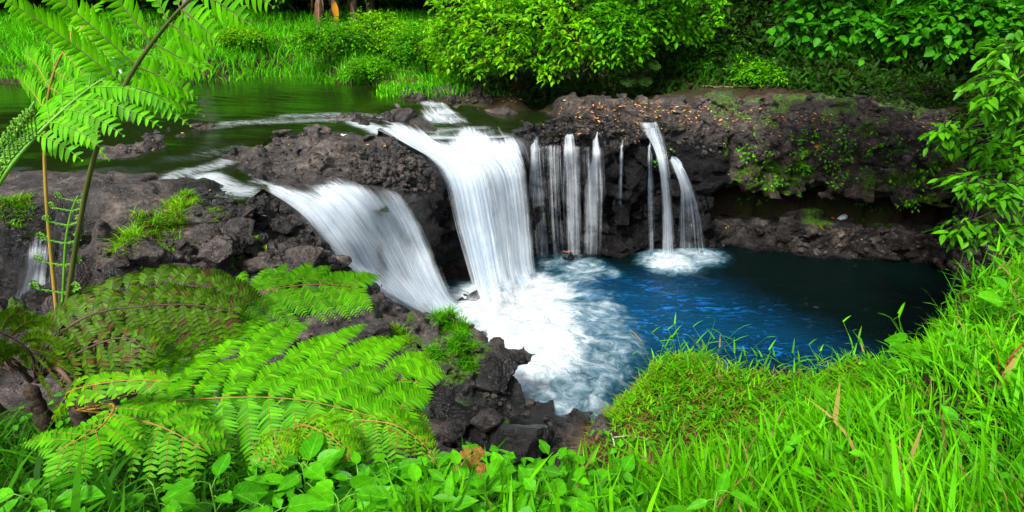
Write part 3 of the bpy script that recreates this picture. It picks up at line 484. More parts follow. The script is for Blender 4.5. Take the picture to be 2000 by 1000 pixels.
def trickle(x0, y0, x1, y1, w0, w1, d, label, seed, kink=0):
    z0 = 2.72; rows = [[(x0 + q * w0 * .3 + 3, y0 - 16, 2.80) for q in (-.5, 0, .5)], [(x0 + q * w0 * .5 + 1, y0 - 6, 2.77) for q in (-.5, 0, .5)]]
    for t in (0, .06, .16, .4, .7, 1):
        z = z0 + (-.02 - z0) * (0, .02, .10, .36, .68, 1)[(0, .06, .16, .4, .7, 1).index(t)]
        px = x0 + (x1 - x0) * t + kink * math.sin(t * 9); py = y0 + (y1 - y0) * t; w = w0 + (w1 - w0) * min(1, t * 2); rows.append([(px - w / 2, py, z), (px, py + 1, z), (px + w / 2, py, z)])
    tag(sheet(rows, 26, 90, 2, .03, lambda u, v: d + .02 - .28 * v - .35 * (1 - sstep(0, .12, v + .05 * np.sin(u * 9 + seed))), FALL_T, seed, .03, fade=.45, name='waterfall'), label, 'waterfall')
trickle(1046, 284, 1060, 502, 30, 60, .72, "faint trickle of water touching the right side of the widest waterfall", 7)
trickle(1112, 268, 1120, 498, 30, 62, .78, "wider left trickle of the bright middle pair on the dark wall", 9)
trickle(1164, 276, 1154, 496, 20, 54, .80, "narrower right trickle of the bright middle pair on the dark wall", 10, 3)
trickle(1214, 290, 1210, 480, 6, 14, .66, "thinnest thread of water alone on the black wall", 11)
trickle(1268, 290, 1272, 492, 7, 20, .74, "thin thread of water just left of the right hand pair of falls", 12)
VEIL = [[(1036,286,2.66),(1080,280,2.68),(1130,282,2.68),(1192,284,2.68)],[(1036,310,2.45),(1080,306,2.45),(1130,306,2.45),(1194,308,2.45)],[(1040,380,1.7),(1084,378,1.7),(1132,378,1.7),(1196,380,1.7)],[(1046,450,.85),(1088,450,.82),(1134,450,.82),(1194,450,.84)],[(1050,506,-.02),(1092,504,-.02),(1136,502,-.02),(1192,498,-.02)]]
tag(sheet(VEIL, 160, 90, 2, .03, lambda u, v: .27 + .10 * np.sin(u * 23) - .12 * v - .5 * (1 - sstep(0, .1, v)) + .2 * np.exp(-((u - .27) / .05) ** 2), FALL_T, 8, .03, fade=.12, name='waterfall'), "wide wispy veil of water hanging behind the middle trickles on the dark rock wall", 'waterfall')
# spray where the falls strike the pool
def spray_mat():
    t = NT('spray'); p = t.pos(); n = t.noise(p, 2.6, 6, .62, .8)
    al = t.ramp(t.math('ADD', t.attr('dense')[2], t.math('MULTIPLY', t.math('SUBTRACT', n, .5), 1.5)), .25, 1.1)
    wt = t.n('MixShader', None, i0=.4, i1=t.n('BsdfDiffuse', None, Color=(.72, .75, .77))[0], i2=t.n('BsdfTranslucent', None, Color=(.72, .75, .77))[0])[0]
    return t.end(t.n('MixShader', None, i0=t.math('MULTIPLY', al, .85), i1=t.n('BsdfTransparent')[0], i2=wt)[0])
SPRAY = spray_mat(); mb = MB(); dn = []
for (cx, cy, z, rx, ry, rz, dens) in [(975,605,.02,.85,.55,.72,.66),(1040,575,.02,.7,.45,.6,.56),(1000,640,.0,.9,.7,.22,.75),(875,614,.05,.6,.42,.42,.62),(1305,506,.0,.26,.22,.30,.55),(1355,500,.0,.30,.22,.24,.36),(1140,505,.0,.34,.22,.24,.26),(1080,505,.0,.34,.22,.24,.22)]:
    c = at_z(cx, cy, 0) + np.array((0, 0, z))
    for l, s in enumerate((1, .72, .45)):
        nt, npp = 40, 16; a, b = np.meshgrid(np.linspace(0, 2 * pi, nt, endpoint=False), np.linspace(0, pi / 2, npp), indexing='ij'); d = np.stack((np.cos(a) * np.cos(b), np.sin(a) * np.cos(b), np.sin(b)), -1).reshape(-1, 3)
        r = 1 + .55 * fbm(d * 1.5 + cx, 1.2, 3); v = c + d * np.array((rx, ry, rz)) * s * r[:, None]; i, j = np.meshgrid(np.arange(nt), np.arange(npp - 1), indexing='ij'); i2 = (i + 1) % nt
        mb.add(v, np.stack((i * npp + j, i2 * npp + j, i2 * npp + j + 1, i * npp + j + 1), -1).reshape(-1, 4)); dn.append(np.full(len(v), dens - .45 + .22 * l) - .25 * (b.ravel() < .2))
kind(mb.build('spray', SPRAY, attrs={'dense': np.concatenate(dn)}), 'stuff')
print('water', round(time.time() - T_START, 1))
# ------------------------------------------------------------------ grass and plants on the near bank
G_BRIGHT = leaf_mat('bright_grass', (.045, .19, .001), (.15, .42, .002), .38, .55, .2, dead=(.30, .22, .06), dead_amt=.045)
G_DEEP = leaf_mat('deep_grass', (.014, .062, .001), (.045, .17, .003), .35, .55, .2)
G_MOUND = leaf_mat('mound_grass', (.085, .23, .001), (.24, .44, .002), .35, .5, .3, dead=(.20, .10, .035), dead_amt=.2)
G_DEAD = leaf_mat('dead_grass', (.10, .05, .02), (.26, .15, .06), .2, .7, .2)
G_BANK = leaf_mat('bank_grass', (.045, .24, .001), (.15, .50, .002), .35, .5, .3)
FERN = leaf_mat('fern_leaf', (.072, .24, .001), (.165, .42, .003), .42, .5, .25)
FERN_TOP = leaf_mat('tall_fern_leaf', (.075, .27, .003), (.17, .47, .010), .45, .5, .25)
FERN_OLD = leaf_mat('old_fern_leaf', (.030, .070, .001), (.085, .15, .002), .3, .5, .3, dead=(.10, .05, .012), dead_amt=.12)
FERN_YEL = leaf_mat('yellow_fern_leaf', (.08, .22, .001), (.20, .42, .004), .4, .5, .2, dead=(.30, .17, .03), dead_amt=.05)
BROAD = leaf_mat('broad_leaf', (.035, .18, .002), (.115, .39, .004), .38, .45, .3, veins=.45)
STALK_DK = plain_mat('dark_stalk', (.045, .075, .012), (.10, .10, .025), 9, .5, .2, (1, 1, .2))
STALK_YL = plain_mat('yellow_stalk', (.20, .17, .02), (.33, .22, .04), 10, .5, .2, (1, 1, .2))
STALK_GR = plain_mat('green_stalk', (.06, .22, .01), (.12, .32, .02), 10, .45, .1)
STALK_OR = plain_mat('orange_stalk', (.20, .14, .02), (.30, .17, .035), 14, .5, .1)
DEADWOOD = plain_mat('dead_wood', (.035, .022, .014), (.11, .07, .045), 14, .85, .7)
FIBRE = plain_mat('fern_trunk', (.016, .011, .008), (.06, .04, .025), 30, .95, 1.0)

def blades(mb, base, h, w, lean, az, seg=3):
    n = len(base); t = np.linspace(0, 1, seg + 1); d = np.stack((np.cos(az), np.sin(az), 0 * az), -1); s = np.stack((-np.sin(az + rng.normal(0, .6, n)), np.cos(az + rng.normal(0, .6, n)), 0 * az), -1)
    vs = []
    for k, a in enumerate(t):
        c = base + np.array((0, 0, 1.0)) * (h * a * (1 - .38 * lean * a))[:, None] + d * (h * lean * a * a * .85)[:, None]
        ww = (w * (.55 + 1.1 * a * (1 - a) * 1.6 - .55 * a ** 3) * .5)[:, None]
        if k < seg: vs += [c - s * ww, c + s * ww]
        else: vs.append(c)
    v = np.stack(vs, 1); k = 2 * seg + 1; off = (np.arange(n) * k)[:, None]
    q = np.concatenate([off + np.array([[2 * a, 2 * a + 1, 2 * a + 3, 2 * a + 2]]) for a in range(seg - 1)]) if seg > 1 else None
    mb.add(v.reshape(-1, 3), q, off + np.array([[2 * seg - 2, 2 * seg - 1, 2 * seg]]))
def drops(x, y, top=12): return np.array([drop(float(a), float(b), top) for a, b in zip(x, y)])
def scatter(n, x0, x1, y0, y1, keep=None, top=12):
    x = rng.uniform(x0, x1, n); y = rng.uniform(y0, y1, n)
    if keep is not None: m = keep(x, y); x = x[m]; y = y[m]
    return np.stack((x, y, drops(x, y, top)), -1)
def grass(name, mat, base, hm, wm, lean=(.15, .9), seg=3, az=None):
    n = len(base); mb = MB(); h = hm * rng.uniform(.55, 1.25, n); A = rng.uniform(0, 2 * pi, n) if az is None else rng.normal(az, 1.0, n)
    blades(mb, base - np.array((0, 0, .02)), h, wm * rng.uniform(.6, 1.3, n), rng.uniform(*lean, n), A, seg); return mb
def vis(x, y, m=.12): return np.abs(x) < .80 * (y / .80) + m + .2
clump = lambda x, y, s: vnoise(np.stack((x, y, 0 * x), -1) * s)
# right bank, long and bright
def k_right(x, y): return vis(x, y, .4) & (x > .42 - .35 * (y - 1.6) + .9 * (y > 2.6) * (y - 2.6)) & (clump(x, y, 1.5) > -.36)
P = scatter(29000, -.2, 5.2, 1.25, 6.3, k_right); mid = ((P[:, 0] - 1.55) / .95) ** 2 + ((P[:, 1] - 4.2) / .75) ** 2 < 1; P = P[(~mid) & (P[:, 2] > 2.3)]
far = np.clip((P[:, 1] - 1.3) / 3.2, 0, 1); hh_ = .27 * (1 - .45 * far) * (1 + .8 * clump(P[:, 0], P[:, 1], 2.1)); mb = MB()
n = len(P); big = rng.random(n) < .22
blades(mb, P - np.array((0, 0, .02)), hh_ * rng.uniform(.45, 1.15, n) * np.where(big, 1.25, 1), np.where(big, .019, .0095) * rng.uniform(.7, 1.3, n), rng.uniform(.2, 1.1, n), rng.normal(2.2, 1.3, n), 4)
Q = scatter(17000, -.2, 5.2, 1.25, 6.3, k_right); Q = Q[(((Q[:, 0] - 1.55) / .9) ** 2 + ((Q[:, 1] - 4.2) / .7) ** 2 > 1) & (Q[:, 2] > 2.3)]; n = len(Q); az = rng.uniform(0, 2 * pi, n)
blades(mb, Q - np.array((0, 0, .01)), .13 * rng.uniform(.5, 1.3, n), .014 * rng.uniform(.6, 1.3, n), rng.uniform(.5, 1.8, n), az, 3)
n = 6000; az = rng.uniform(0, 2 * pi, n); inst(mb, PN2_V, PN2_Q, PN2_T, Q[:n] + np.array((0, 0, 1)) * rng.uniform(.04, .16, n)[:len(Q[:n]), None] if len(Q) >= n else Q, np.stack((np.cos(az), np.sin(az), rng.uniform(-.1, .9, n)), -1)[:min(n, len(Q))], np.array((0, 0, 1.0)), .015, rng.uniform(.06, .15, min(n, len(Q))))
kind(mb.build('tall_grass', G_BRIGHT), 'stuff')
# seeding stems and side-leaved grass at the brink, so the outline is broken
mb = MB(); P = scatter(900, 1.0, 4.2, 3.0, 5.4, lambda x, y: vis(x, y, .2) & (x > .9) & (y > 3.3)); P = P[P[:, 2] > 2.5][:330]
for p in P:
    h = random.uniform(.18, .42); a = random.uniform(0, 2 * pi); top = p + np.array((math.cos(a) * h * .35, math.sin(a) * h * .35, h)); c = spline([p, p + np.array((0, 0, h * .55)), top], 6); tube(mb, c, .0022, .001, 4)
    k = random.randint(3, 6); t = np.linspace(.35, 1, k); pos = np.array([c[int(q * 5)] for q in t]); az = rng.uniform(0, 2 * pi, k); Y = np.stack((np.cos(az), np.sin(az), rng.uniform(.2, 1.0, k)), -1)
    inst(mb, PIN_V, PIN_Q, PIN_T, pos, Y, np.array((0, 0, 1.0)), .013, rng.uniform(.07, .15, k))
kind(mb.build('bamboo_grass', G_BRIGHT), 'stuff')
# mound: short fine leaves over brown thatch
def k_m(x, y): return ((x - 1.5) / 1.02) ** 2 + ((y - 4.15) / .85) ** 2 < 1.1
P = scatter(15000, .4, 2.7, 3.2, 5.1, k_m); fr = np.clip((4.25 - P[:, 1]) / .8 + (1.15 - P[:, 0]) * .7, 0, 1); m = rng.random(len(P)) > .93 * fr; G = P[m]; mb = grass('', G_MOUND, G, .12, .0095, (.2, 1.4), 2)
n = len(G); az = rng.uniform(0, 2 * pi, n); Y = np.stack((np.cos(az), np.sin(az), rng.uniform(.1, .9, n)), -1); inst(mb, PIN_V, PIN_Q, PIN_T, G + np.array((0, 0, 1)) * rng.uniform(.02, .12, n)[:, None], Y, np.array((0, 0, 1.0)), .011, rng.uniform(.05, .10, n))
kind(mb.build('short_grass', G_MOUND), 'stuff')
D = P[rng.random(len(P)) < .25 + .75 * fr]; mb = grass('', G_DEAD, D, .13, .007, (.8, 2.2), 3); kind(mb.build('dead_thatch', G_DEAD), 'stuff')
# left and centre foreground, deeper green
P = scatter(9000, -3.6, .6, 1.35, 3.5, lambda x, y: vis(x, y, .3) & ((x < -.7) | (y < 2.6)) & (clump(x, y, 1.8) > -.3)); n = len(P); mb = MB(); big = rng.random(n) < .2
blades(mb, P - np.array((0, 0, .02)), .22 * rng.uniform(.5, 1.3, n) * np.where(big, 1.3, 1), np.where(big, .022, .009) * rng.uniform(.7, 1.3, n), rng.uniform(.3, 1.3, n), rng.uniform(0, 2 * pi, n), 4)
kind(mb.build('deep_green_grass', G_DEEP), 'stuff')
P = scatter(1500, -.5, 1.2, 1.5, 2.6, lambda x, y: vis(x, y, .3) & (clump(x, y, 2) > -.1)); n = len(P); mb = MB()
blades(mb, P - np.array((0, 0, .02)), .30 * rng.uniform(.6, 1.3, n), .016 * rng.uniform(.6, 1.4, n), rng.uniform(.1, .7, n), rng.uniform(0, 2 * pi, n), 4)
kind(mb.build('meadow_grass', G_BRIGHT), 'stuff')
# low herbs with small rounded leaves between the blades
mb = MB(); P = scatter(2600, -3.4, 4.2, 1.35, 4.3, lambda x, y: vis(x, y, .3) & ((x < -.2) | (x > .5) | (y < 2.5)) & (clump(x, y, 1.3) > 0)); P = P[P[:, 2] > 2.6]; n = len(P); az = rng.uniform(0, 2 * pi, n)
inst(mb, LEAF_V, LEAF_Q, LEAF_T, P + np.array((0, 0, 1)) * rng.uniform(.02, .16, n)[:, None], np.stack((np.cos(az), np.sin(az), rng.uniform(-.2, .7, n)), -1), np.array((0, -.3, 1.0)), rng.uniform(.02, .05, n), rng.uniform(.03, .08, n))
kind(mb.build('ground_cover', BROAD), 'stuff')

mb = MB(); P = scatter(1500, -1.1, .5, 1.55, 2.7, lambda x, y: vis(x, y, .2) & (x < .55 - .3 * (y - 1.6))); n = len(P); az = rng.uniform(0, 2 * pi, n)
inst(mb, LEAF_V, LEAF_Q, LEAF_T, P + np.array((0, 0, 1)) * rng.uniform(.03, .24, n)[:, None], np.stack((np.cos(az), np.sin(az), rng.uniform(-.3, .6, n)), -1), np.array((0, -.4, 1.0)) + rng.normal(0, .3, (n, 3)), rng.uniform(.02, .055, n), rng.uniform(.045, .11, n)); kind(mb.build('leafy_ground_cover', BROAD), 'stuff')
# ------------------------------------------------------------------ broad-leaved plants
def broad_plant(px, py, D, n, L, wr, label, group=None, mat=BROAD, spread=.22, up=.22):
    top = at_y(px, py, D); g = min(drop(top[0], top[1], 8), top[2] - .08); base = np.array((top[0], top[1], g)); H = top[2] - g
    th = thing('leafy_plant', base, label, 'plant', group); st = MB(); lf = MB(); tube(st, [base - (0, 0, .05), base + (0, 0, H * .5), base + (0, 0, H)], .006, .003, 5)
    n = int(n * 1.7)
    for k in range(n):
        a = k * 2.4 + random.uniform(-.3, .3); fz = .35 + .65 * (k + 1) / n; o = base + np.array((0, 0, H * fz)); l = L * .85 * random.uniform(.6, 1.15) * (1.15 - .45 * (k / n)); s = l * random.uniform(.25, .6)
        e = o + np.array((math.cos(a) * s, math.sin(a) * s, s * random.uniform(.2, .8))); c = spline([o, (o + e) / 2 + (0, 0, .008), e], 4); tube(st, c, .0028, .002, 4)
        Y = np.array([(math.cos(a), math.sin(a), random.uniform(-.35, .65))]); inst(lf, BIG_V, BIG_Q, BIG_T, e[None], Y, np.array((random.uniform(-.3, .3), random.uniform(-.6, .1), 1.0)), l * wr, l)
    lf.build('foliage', mat, th); st.build('stem', STALK_GR, th); return th
# a finer leaf: 7 stations, folded along the midrib with a drooping tip
_b = []; _q = []; _t = []
for a, wd_ in ((0, .0), (.08, .26), (.22, .44), (.42, .5), (.62, .42), (.8, .26), (1.0, 0)):
    zz = -.22 * a * a
    if wd_ == 0: _b.append((0, a, zz))
    else: _b += [(-wd_, a, zz + .10 * wd_), (0, a, zz - .05), (wd_, a, zz + .10 * wd_)]
_t = [(0, 2, 1), (0, 3, 2), (13, 14, 16), (14, 15, 16)]
for r in range(4): k = 1 + 3 * r; _q += [(k, k + 1, k + 4, k + 3), (k + 1, k + 2, k + 5, k + 4)]
BIG_V = np.array(_b, np.float32); BIG_Q = _q; BIG_T = _t
PL = [(410,945,1.95,5,.17,.62,"broad leaved plant with three large notched leaves at the lower left"),
 (590,905,2.15,7,.20,.55,"leafy plant with one big upright oval leaf beneath the bright fern"),
 (520,985,1.75,7,.15,.6,"low leafy plant at the bottom edge right of the notched leaves"),
 (660,975,1.8,9,.16,.62,"leafy plant at the bottom edge left of the serrated one"),
 (760,915,2.2,9,.18,.5,"tall leafy plant with toothed upright leaves under the drooping fern tip"),
 (700,930,2.1,9,.15,.6,"bushy leafy plant just left of the toothed upright one"),
 (820,965,1.85,9,.17,.55,"leafy plant at the bottom edge below the wet black rocks"),
 (900,935,2.0,9,.17,.55,"leafy plant beside the brown withered fern tip"),
 (960,975,1.8,8,.15,.5,"leafy plant with pointed leaves in the bottom centre"),
 (1060,985,1.7,8,.14,.5,"low leafy plant where the long bright grass begins"),
 (1150,975,1.8,6,.12,.5,"small leafy plant among grass below the brown boulder"),
 (1210,905,2.3,5,.10,.75,"round leaved plant in front of the brown flank of the grass mound"),
 (60,965,1.75,5,.19,.45,"leafy plant with long dark leaves in the lower left corner"),
 (1800,690,3.5,9,.17,.7,"large pale leaved plant standing out of the grass on the right bank"),
 (1740,745,3.7,6,.14,.7,"smaller pale leaved plant just left of the large pale leaved one"),
 (1560,765,3.9,7,.10,.6,"leafy plant in the dip between the grass mound and the right bank"),
 (1985,575,3.3,5,.20,.6,"plant with a broad upright leaf at the right edge of the bank"),
 (1400,960,1.9,4,.16,.4,"dark leaved plant leaning in the grass left of the pink stem"),
 (300,950,1.9,6,.13,.6,"leafy plant in shaded grass left of the notched leaves"),
 (1890,830,2.4,7,.11,.6,"low leafy plant among long grass at the right")]
for p in PL: broad_plant(*p)

# ------------------------------------------------------------------ ferns
def fw(r, n): return r * (1 + .10 * np.sin(np.arange(n) * 2.1))
def frond(owner, ctrl, hint, npairs, L, start, sp, pl, mat, smat, r0=.012, ang=.45, droop=.35, prof=None, label=None, curl=0.0, jit=.12, pw=.8, both=(1, 1), name='frond'):
    pts = np.array([at_y(*c) for c in ctrl]); R = spline(pts, 60); st = MB(); tube(st, R, r0, r0 * .25, 7); lf = MB(); tube(lf, R, r0 * .5, r0 * .12, 4); TT_ = unit(np.gradient(R, axis=0)); pos = []; Ys = []; Zs = []; Ls = []; Ws = []
    for i in range(npairs):
        t = start + (1 - start) * (i + .3) / npairs; k = min(59, int(t * 59)); T = TT_[k]; h = np.array(hint, float); N = unit(h - (h @ T) * T); B = np.cross(T, N); q = (t - start) / (1 - start)
        l = L * (prof(q) if prof else (.55 + .9 * q * (1 - q) * 2 if q < .5 else max(.12, 1 - (q - .5) ** 1.5 * 2.6)))
        for s, on in ((1, both[0]), (-1, both[1])):
            if not on: continue
            ll = l * on * random.uniform(1 - jit, 1 + jit); a = (ang if np.isscalar(ang) else ang[0 if s > 0 else 1]) + (.35 if np.isscalar(ang) else .12) * q + random.uniform(-jit, jit) * .6; d = unit(B * s * math.cos(a) + T * math.sin(a) + N * random.uniform(-.06, .12)); m = max(5, int(ll / sp)); u = np.linspace(.04, 1, m)
            P_ = R[k] + d * (ll * u)[:, None] + np.array((0, 0, -1.0)) * (ll * droop * u * u)[:, None] + T * (curl * ll * u * u)[:, None]
            tube(st, np.vstack((R[k][None], P_)), r0 * .28, r0 * .08, 4); tube(lf, np.vstack((R[k][None], P_)), r0 * .16, r0 * .04, 3); tp = unit(np.gradient(P_, axis=0)); bp = unit(np.cross(tp, N)); pn = np.cross(bp, tp)
            pr = (np.clip(u * 6, .35, 1) * (1 - u ** 2.2) ** .8 + .08) * pl
            for s2 in (1, -1):
                pos.append(P_); Ys.append(bp * s2 * .9 + tp * .42 - pn * .10 + rng.normal(0, .05, P_.shape)); Zs.append(np.abs(np.sign(pn[:, 2:3] + 1e-6)) * pn * np.where(pn[:, 2:3] < 0, -1, 1)); Ls.append(pr * rng.uniform(.88, 1.08, m)); Ws.append(np.full(m, sp * pw) * np.clip(pr / pl * 1.5, .4, 1))
    inst(lf, PN2_V if pl > .045 else PIN_V, PN2_Q if pl > .045 else PIN_Q, PN2_T if pl > .045 else PIN_T, np.vstack(pos), np.vstack(Ys), np.vstack(Zs), np.concatenate(Ws), np.concatenate(Ls))
    f = lf.build(name, mat, owner); 
    if label: f['label'] = label
    st.build('stalk', smat, f); return f
def fern_base(px, py, D, label, h=None):
    c = at_y(px, py, D); g = drop(c[0], c[1], 8); g = min(g, c[2] - .12); th = thing('tree_fern', (c[0], c[1], g), label, 'fern'); mb = MB(); tube(mb, spline([(c[0], c[1], g - .1), (c[0] + .02, c[1], (g + c[2]) / 2), c], 14), .05, .035, 10, .5); mb.build('trunk', FIBRE, th); return th
A = fern_base(122, 640, 3.3, "tall tree fern whose dark arching stalk crosses the upper left corner")
up = (-.35, -.75, .45)
frond(A, [(128,612,3.3),(150,470,3.2),(178,330,3.05),(212,232,2.95),(262,135,2.85),(320,55,2.75),(380,-10,2.65),(460,-70,2.6),(540,-100,2.6)], (.5, -.7, .5), 9, .72, .44, .027, .092, FERN_TOP, STALK_DK, .0145, (.66, .0), .14, lambda q: 1 - .35 * q, "large frond with a dark arching stalk", jit=.08, pw=.8, both=(.44, 1.0))
frond(A, [(112,618,3.4),(100,500,3.4),(90,380,3.4),(87,260,3.4),(100,160,3.4),(130,90,3.4),(175,40,3.4)], (-.2, -.6, .8), 6, .55, .55, .029, .09, FERN_TOP, STALK_YL, .0125, .25, .35, lambda q: 1 - .5 * q, "upright frond on a yellow stalk", pw=.8)
frond(A, [(-60,470,2.6),(0,355,2.65),(60,278,2.72),(120,218,2.8),(185,165,2.9),(230,140,2.95)], (-.1, -.6, .8), 7, .42, .42, .025, .08, FERN_TOP, STALK_GR, .012, .45, .4, lambda q: .5 + .6 * q, "half open frond on a green stalk", pw=.8)
frond(A, [(-40,420,3.2),(30,260,3.5),(120,140,3.7),(230,105,3.9),(330,110,4.1),(410,128,4.2)], (-.1, -.3, 1), 9, .24, .35, .023, .07, FERN_TOP, STALK_GR, .009, .5, .2, None, "frond reaching right over the river", pw=.8)
# uncurling shoot with coiled side shoots
sh = MB(); cu = MB(); c = spline([at_y(120, 625, 3.3), at_y(124, 560, 3.28), at_y(128, 480, 3.25), at_y(138, 420, 3.22), at_y(152, 383, 3.2)], 30); tube(sh, c, .0085, .004, 6)
def coil(mb, o, d, s, turns=1.6):
    d = unit(d); e = np.array((0, -.3, 1.0)); t = np.linspace(0, 1, 26); pts = []
    for a in t:
        if a < .55: pts.append(o + d * s * a * 2 + e * s * .35 * a)
        else: b = (a - .55) / .45; r = s * .28 * (1 - .75 * b); th_ = b * turns * 2 * pi; pts.append(o + d * (s * 1.1 + r * math.sin(th_)) + e * (s * .19 + s * .28 - r * math.cos(th_)))
    tube(mb, pts, s * .045, s * .03, 5); pts = np.array(pts); k = len(pts); az = rng.uniform(0, 2 * pi, k); inst(mb, DIA_V, DIA_Q, None, pts, np.stack((np.cos(az), 0 * az - .3, np.sin(az)), -1), np.array((0, -1.0, .2)), s * .12, s * .14)
for i_, k in enumerate((6, 11, 15, 19, 23, 27)):
    for s_ in (1, -1): coil(cu, c[k], (s_, -.2, .15), .10 - .008 * i_)
f = sh.build('shoot', STALK_GR, A); f['label'] = "bright green shoot still uncurling"; cu.build('coil', STALK_GR, f)
sh = MB(); c = spline([at_y(-70, 480, 2.5), at_y(0, 345, 2.55), at_y(40, 290, 2.6), at_y(75, 262, 2.65)], 30)
tube(sh, c, .006, .003, 5)
for k in range(10, 30, 2):
    for s_ in (1, -1): coil(sh, c[k], (s_ * .6 - .3, -.2, .5 * s_ + .2), .07)
sh.build('coil', STALK_GR, A)

B = fern_base(150, 800, 2.75, "low tree fern with bright green fronds spreading over the foreground")
pf = lambda q: .75 + .5 * q - .95 * q ** 3
frond(B, [(170,800,2.75),(300,786,2.72),(455,776,2.68),(577,780,2.62),(690,803,2.58),(790,835,2.52)], (.05, -.45, .9), 11, .38, .22, .0150, .080, FERN, STALK_OR, .004, .30, .45, pf, pw=1.0, both=(1.0, .7))
frond(B, [(165,795,2.78),(280,765,2.8),(402,752,2.8),(553,757,2.8),(690,768,2.78),(815,800,2.74)], (.0, -.40, .9), 12, .42, .18, .0150, .080, FERN, STALK_OR, .004, .28, .40, pf, pw=1.0, both=(1.0, 1.0))
frond(B, [(165,790,2.85),(290,740,2.95),(402,713,3.0),(520,712,3.05),(640,720,3.08),(760,735,3.1),(830,750,3.1)], (.0, -.40, .9), 13, .43, .14, .0150, .082, FERN, STALK_OR, .004, .34, .26, pf, pw=1.0, both=(.85, 1.3))
frond(B, [(170,780,2.95),(300,690,3.25),(400,625,3.5),(480,582,3.65),(560,560,3.72),(640,555,3.78),(705,560,3.8)], (.1, -.5, .85), 11, .37, .40, .0140, .070, FERN, STALK_OR, .007, .5, .25, lambda q: .9 - .35 * q, "small bright frond raised against the dark rocks", pw=.95)
frond(B, [(150,800,2.7),(130,770,2.6),(180,752,2.55),(260,742,2.55),(330,745,2.55)], (0, -.5, .9), 9, .12, .12, .022, .06, FERN_YEL, STALK_OR, .005, .3, .3, lambda q: .9 - .6 * q, "short yellow green frond with broad leaflets", pw=.95)
frond(B, [(150,800,2.7),(250,815,2.5),(330,840,2.4),(400,880,2.35)], (0, -.4, .9), 7, .25, .2, .019, .055, FERN, STALK_OR, .006, .35, .4, pf, pw=.95)
frond(B, [(150,800,2.7),(220,790,2.5),(200,830,2.35),(150,860,2.25),(110,880,2.2)], (0, -.4, .9), 8, .26, .3, .019, .055, FERN, STALK_OR, .006, .35, .3, pf, pw=.95)
Cf = fern_base(60, 760, 3.1, "older tree fern with drooping olive green fronds and dead brown stalks at left")
frond(Cf, [(70,745,3.1),(110,650,3.15),(190,588,3.25),(300,560,3.35),(400,562,3.42),(485,592,3.45)], (.05, -.75, .6), 17, .36, .16, .0150, .055, FERN_OLD, DEADWOOD, .008, .15, .75, lambda q: .8 + .3 * q - .75 * q ** 3, pw=1.15)
frond(Cf, [(70,745,3.0),(90,680,2.95),(170,618,3.0),(280,598,3.1),(380,596,3.18),(470,612,3.22)], (.05, -.75, .6), 16, .34, .16, .0150, .055, FERN_OLD, DEADWOOD, .008, .15, .8, lambda q: .8 + .3 * q - .75 * q ** 3, pw=1.15)
frond(Cf, [(70,745,3.0),(60,690,2.9),(0,650,2.8),(-80,640,2.7)], (0, -.7, .6), 10, .30, .1, .0150, .055, FERN_OLD, DEADWOOD, .008, .15, .8, None, pw=1.15)
frond(Cf, [(70,745,3.0),(150,690,2.9),(240,660,2.85),(300,690,2.8)], (0, -.6, .7), 9, .22, .2, .0150, .05, FERN_OLD, DEADWOOD, .007, .2, .8, None, pw=1.15)
for c in ([(75,745,3.1),(120,690,3.0),(215,668,2.9),(275,735,2.85)], [(70,745,3.0),(110,720,2.9),(150,760,2.8),(190,790,2.75)], [(60,745,3.0),(20,700,2.9),(-30,720,2.8)]):
    mb = MB(); tube(mb, spline([at_y(*q) for q in c], 20), .016, .006, 6, .4); p_ = spline([at_y(*q) for q in c], 30)[8:]; n = len(p_); inst(mb, PIN_V, PIN_Q, PIN_T, np.repeat(p_, 3, 0), np.stack((rng.normal(0, .4, 3 * n), rng.normal(0, .3, 3 * n), np.full(3 * n, -1.0)), -1), np.array((0, -1.0, .2)), .012, rng.uniform(.03, .10, 3 * n)); f = mb.build('dead_stalk', DEADWOOD, Cf)
Dn = fern_base(560, 850, 2.55, "small yellowing fern curling down beside the wet rocks below the bright fern")
frond(Dn, [(560,850,2.55),(610,822,2.55),(690,820,2.55),(770,830,2.52),(830,870,2.48),(860,925,2.4)], (0, -.4, .9), 16, .11, .1, .011, .03, FERN_YEL, STALK_OR, .005, .3, .5, None, pw=.95)
frond(Dn, [(560,850,2.55),(590,830,2.45),(640,850,2.35),(690,890,2.3)], (0, -.4, .9), 12, .17, .1, .012, .034, FERN_YEL, STALK_OR, .005, .3, .45, None, pw=.95)
frond(Dn, [(560,850,2.55),(540,840,2.4),(540,870,2.3),(560,910,2.25)], (0, -.4, .9), 10, .14, .1, .012, .03, FERN_YEL, STALK_OR, .004, .3, .4, None, pw=.95)
frond(Dn, [(560,850,2.55),(720,800,2.75),(790,800,2.8),(815,840,2.75),(830,880,2.7)], (0, -.5, .8), 14, .10, .35, .011, .03, FERN_YEL, STALK_OR, .005, .3, .6, None, pw=.95)
Wf = thing('withered_fern', at_y(930, 960, 2.1), "withered brown and orange fern tip in front of the black boulder", 'fern'); RUST = leaf_mat('rusty_leaf', (.16, .10, .015), (.38, .15, .03), .3, .6, .2)
frond(Wf, [(930,960,2.1),(900,920,2.15),(915,893,2.18),(945,880,2.2)], (0, -.8, .5), 7, .06, .2, .009, .020, RUST, STALK_OR, .003, .3, .4, None, pw=.95)
frond(Wf, [(930,960,2.1),(945,930,2.12),(960,915,2.15)], (0, -.8, .5), 6, .06, .2, .010, .022, RUST, STALK_OR, .003, .3, .4, None, pw=.95)
print('ferns', round(time.time() - T_START, 1))
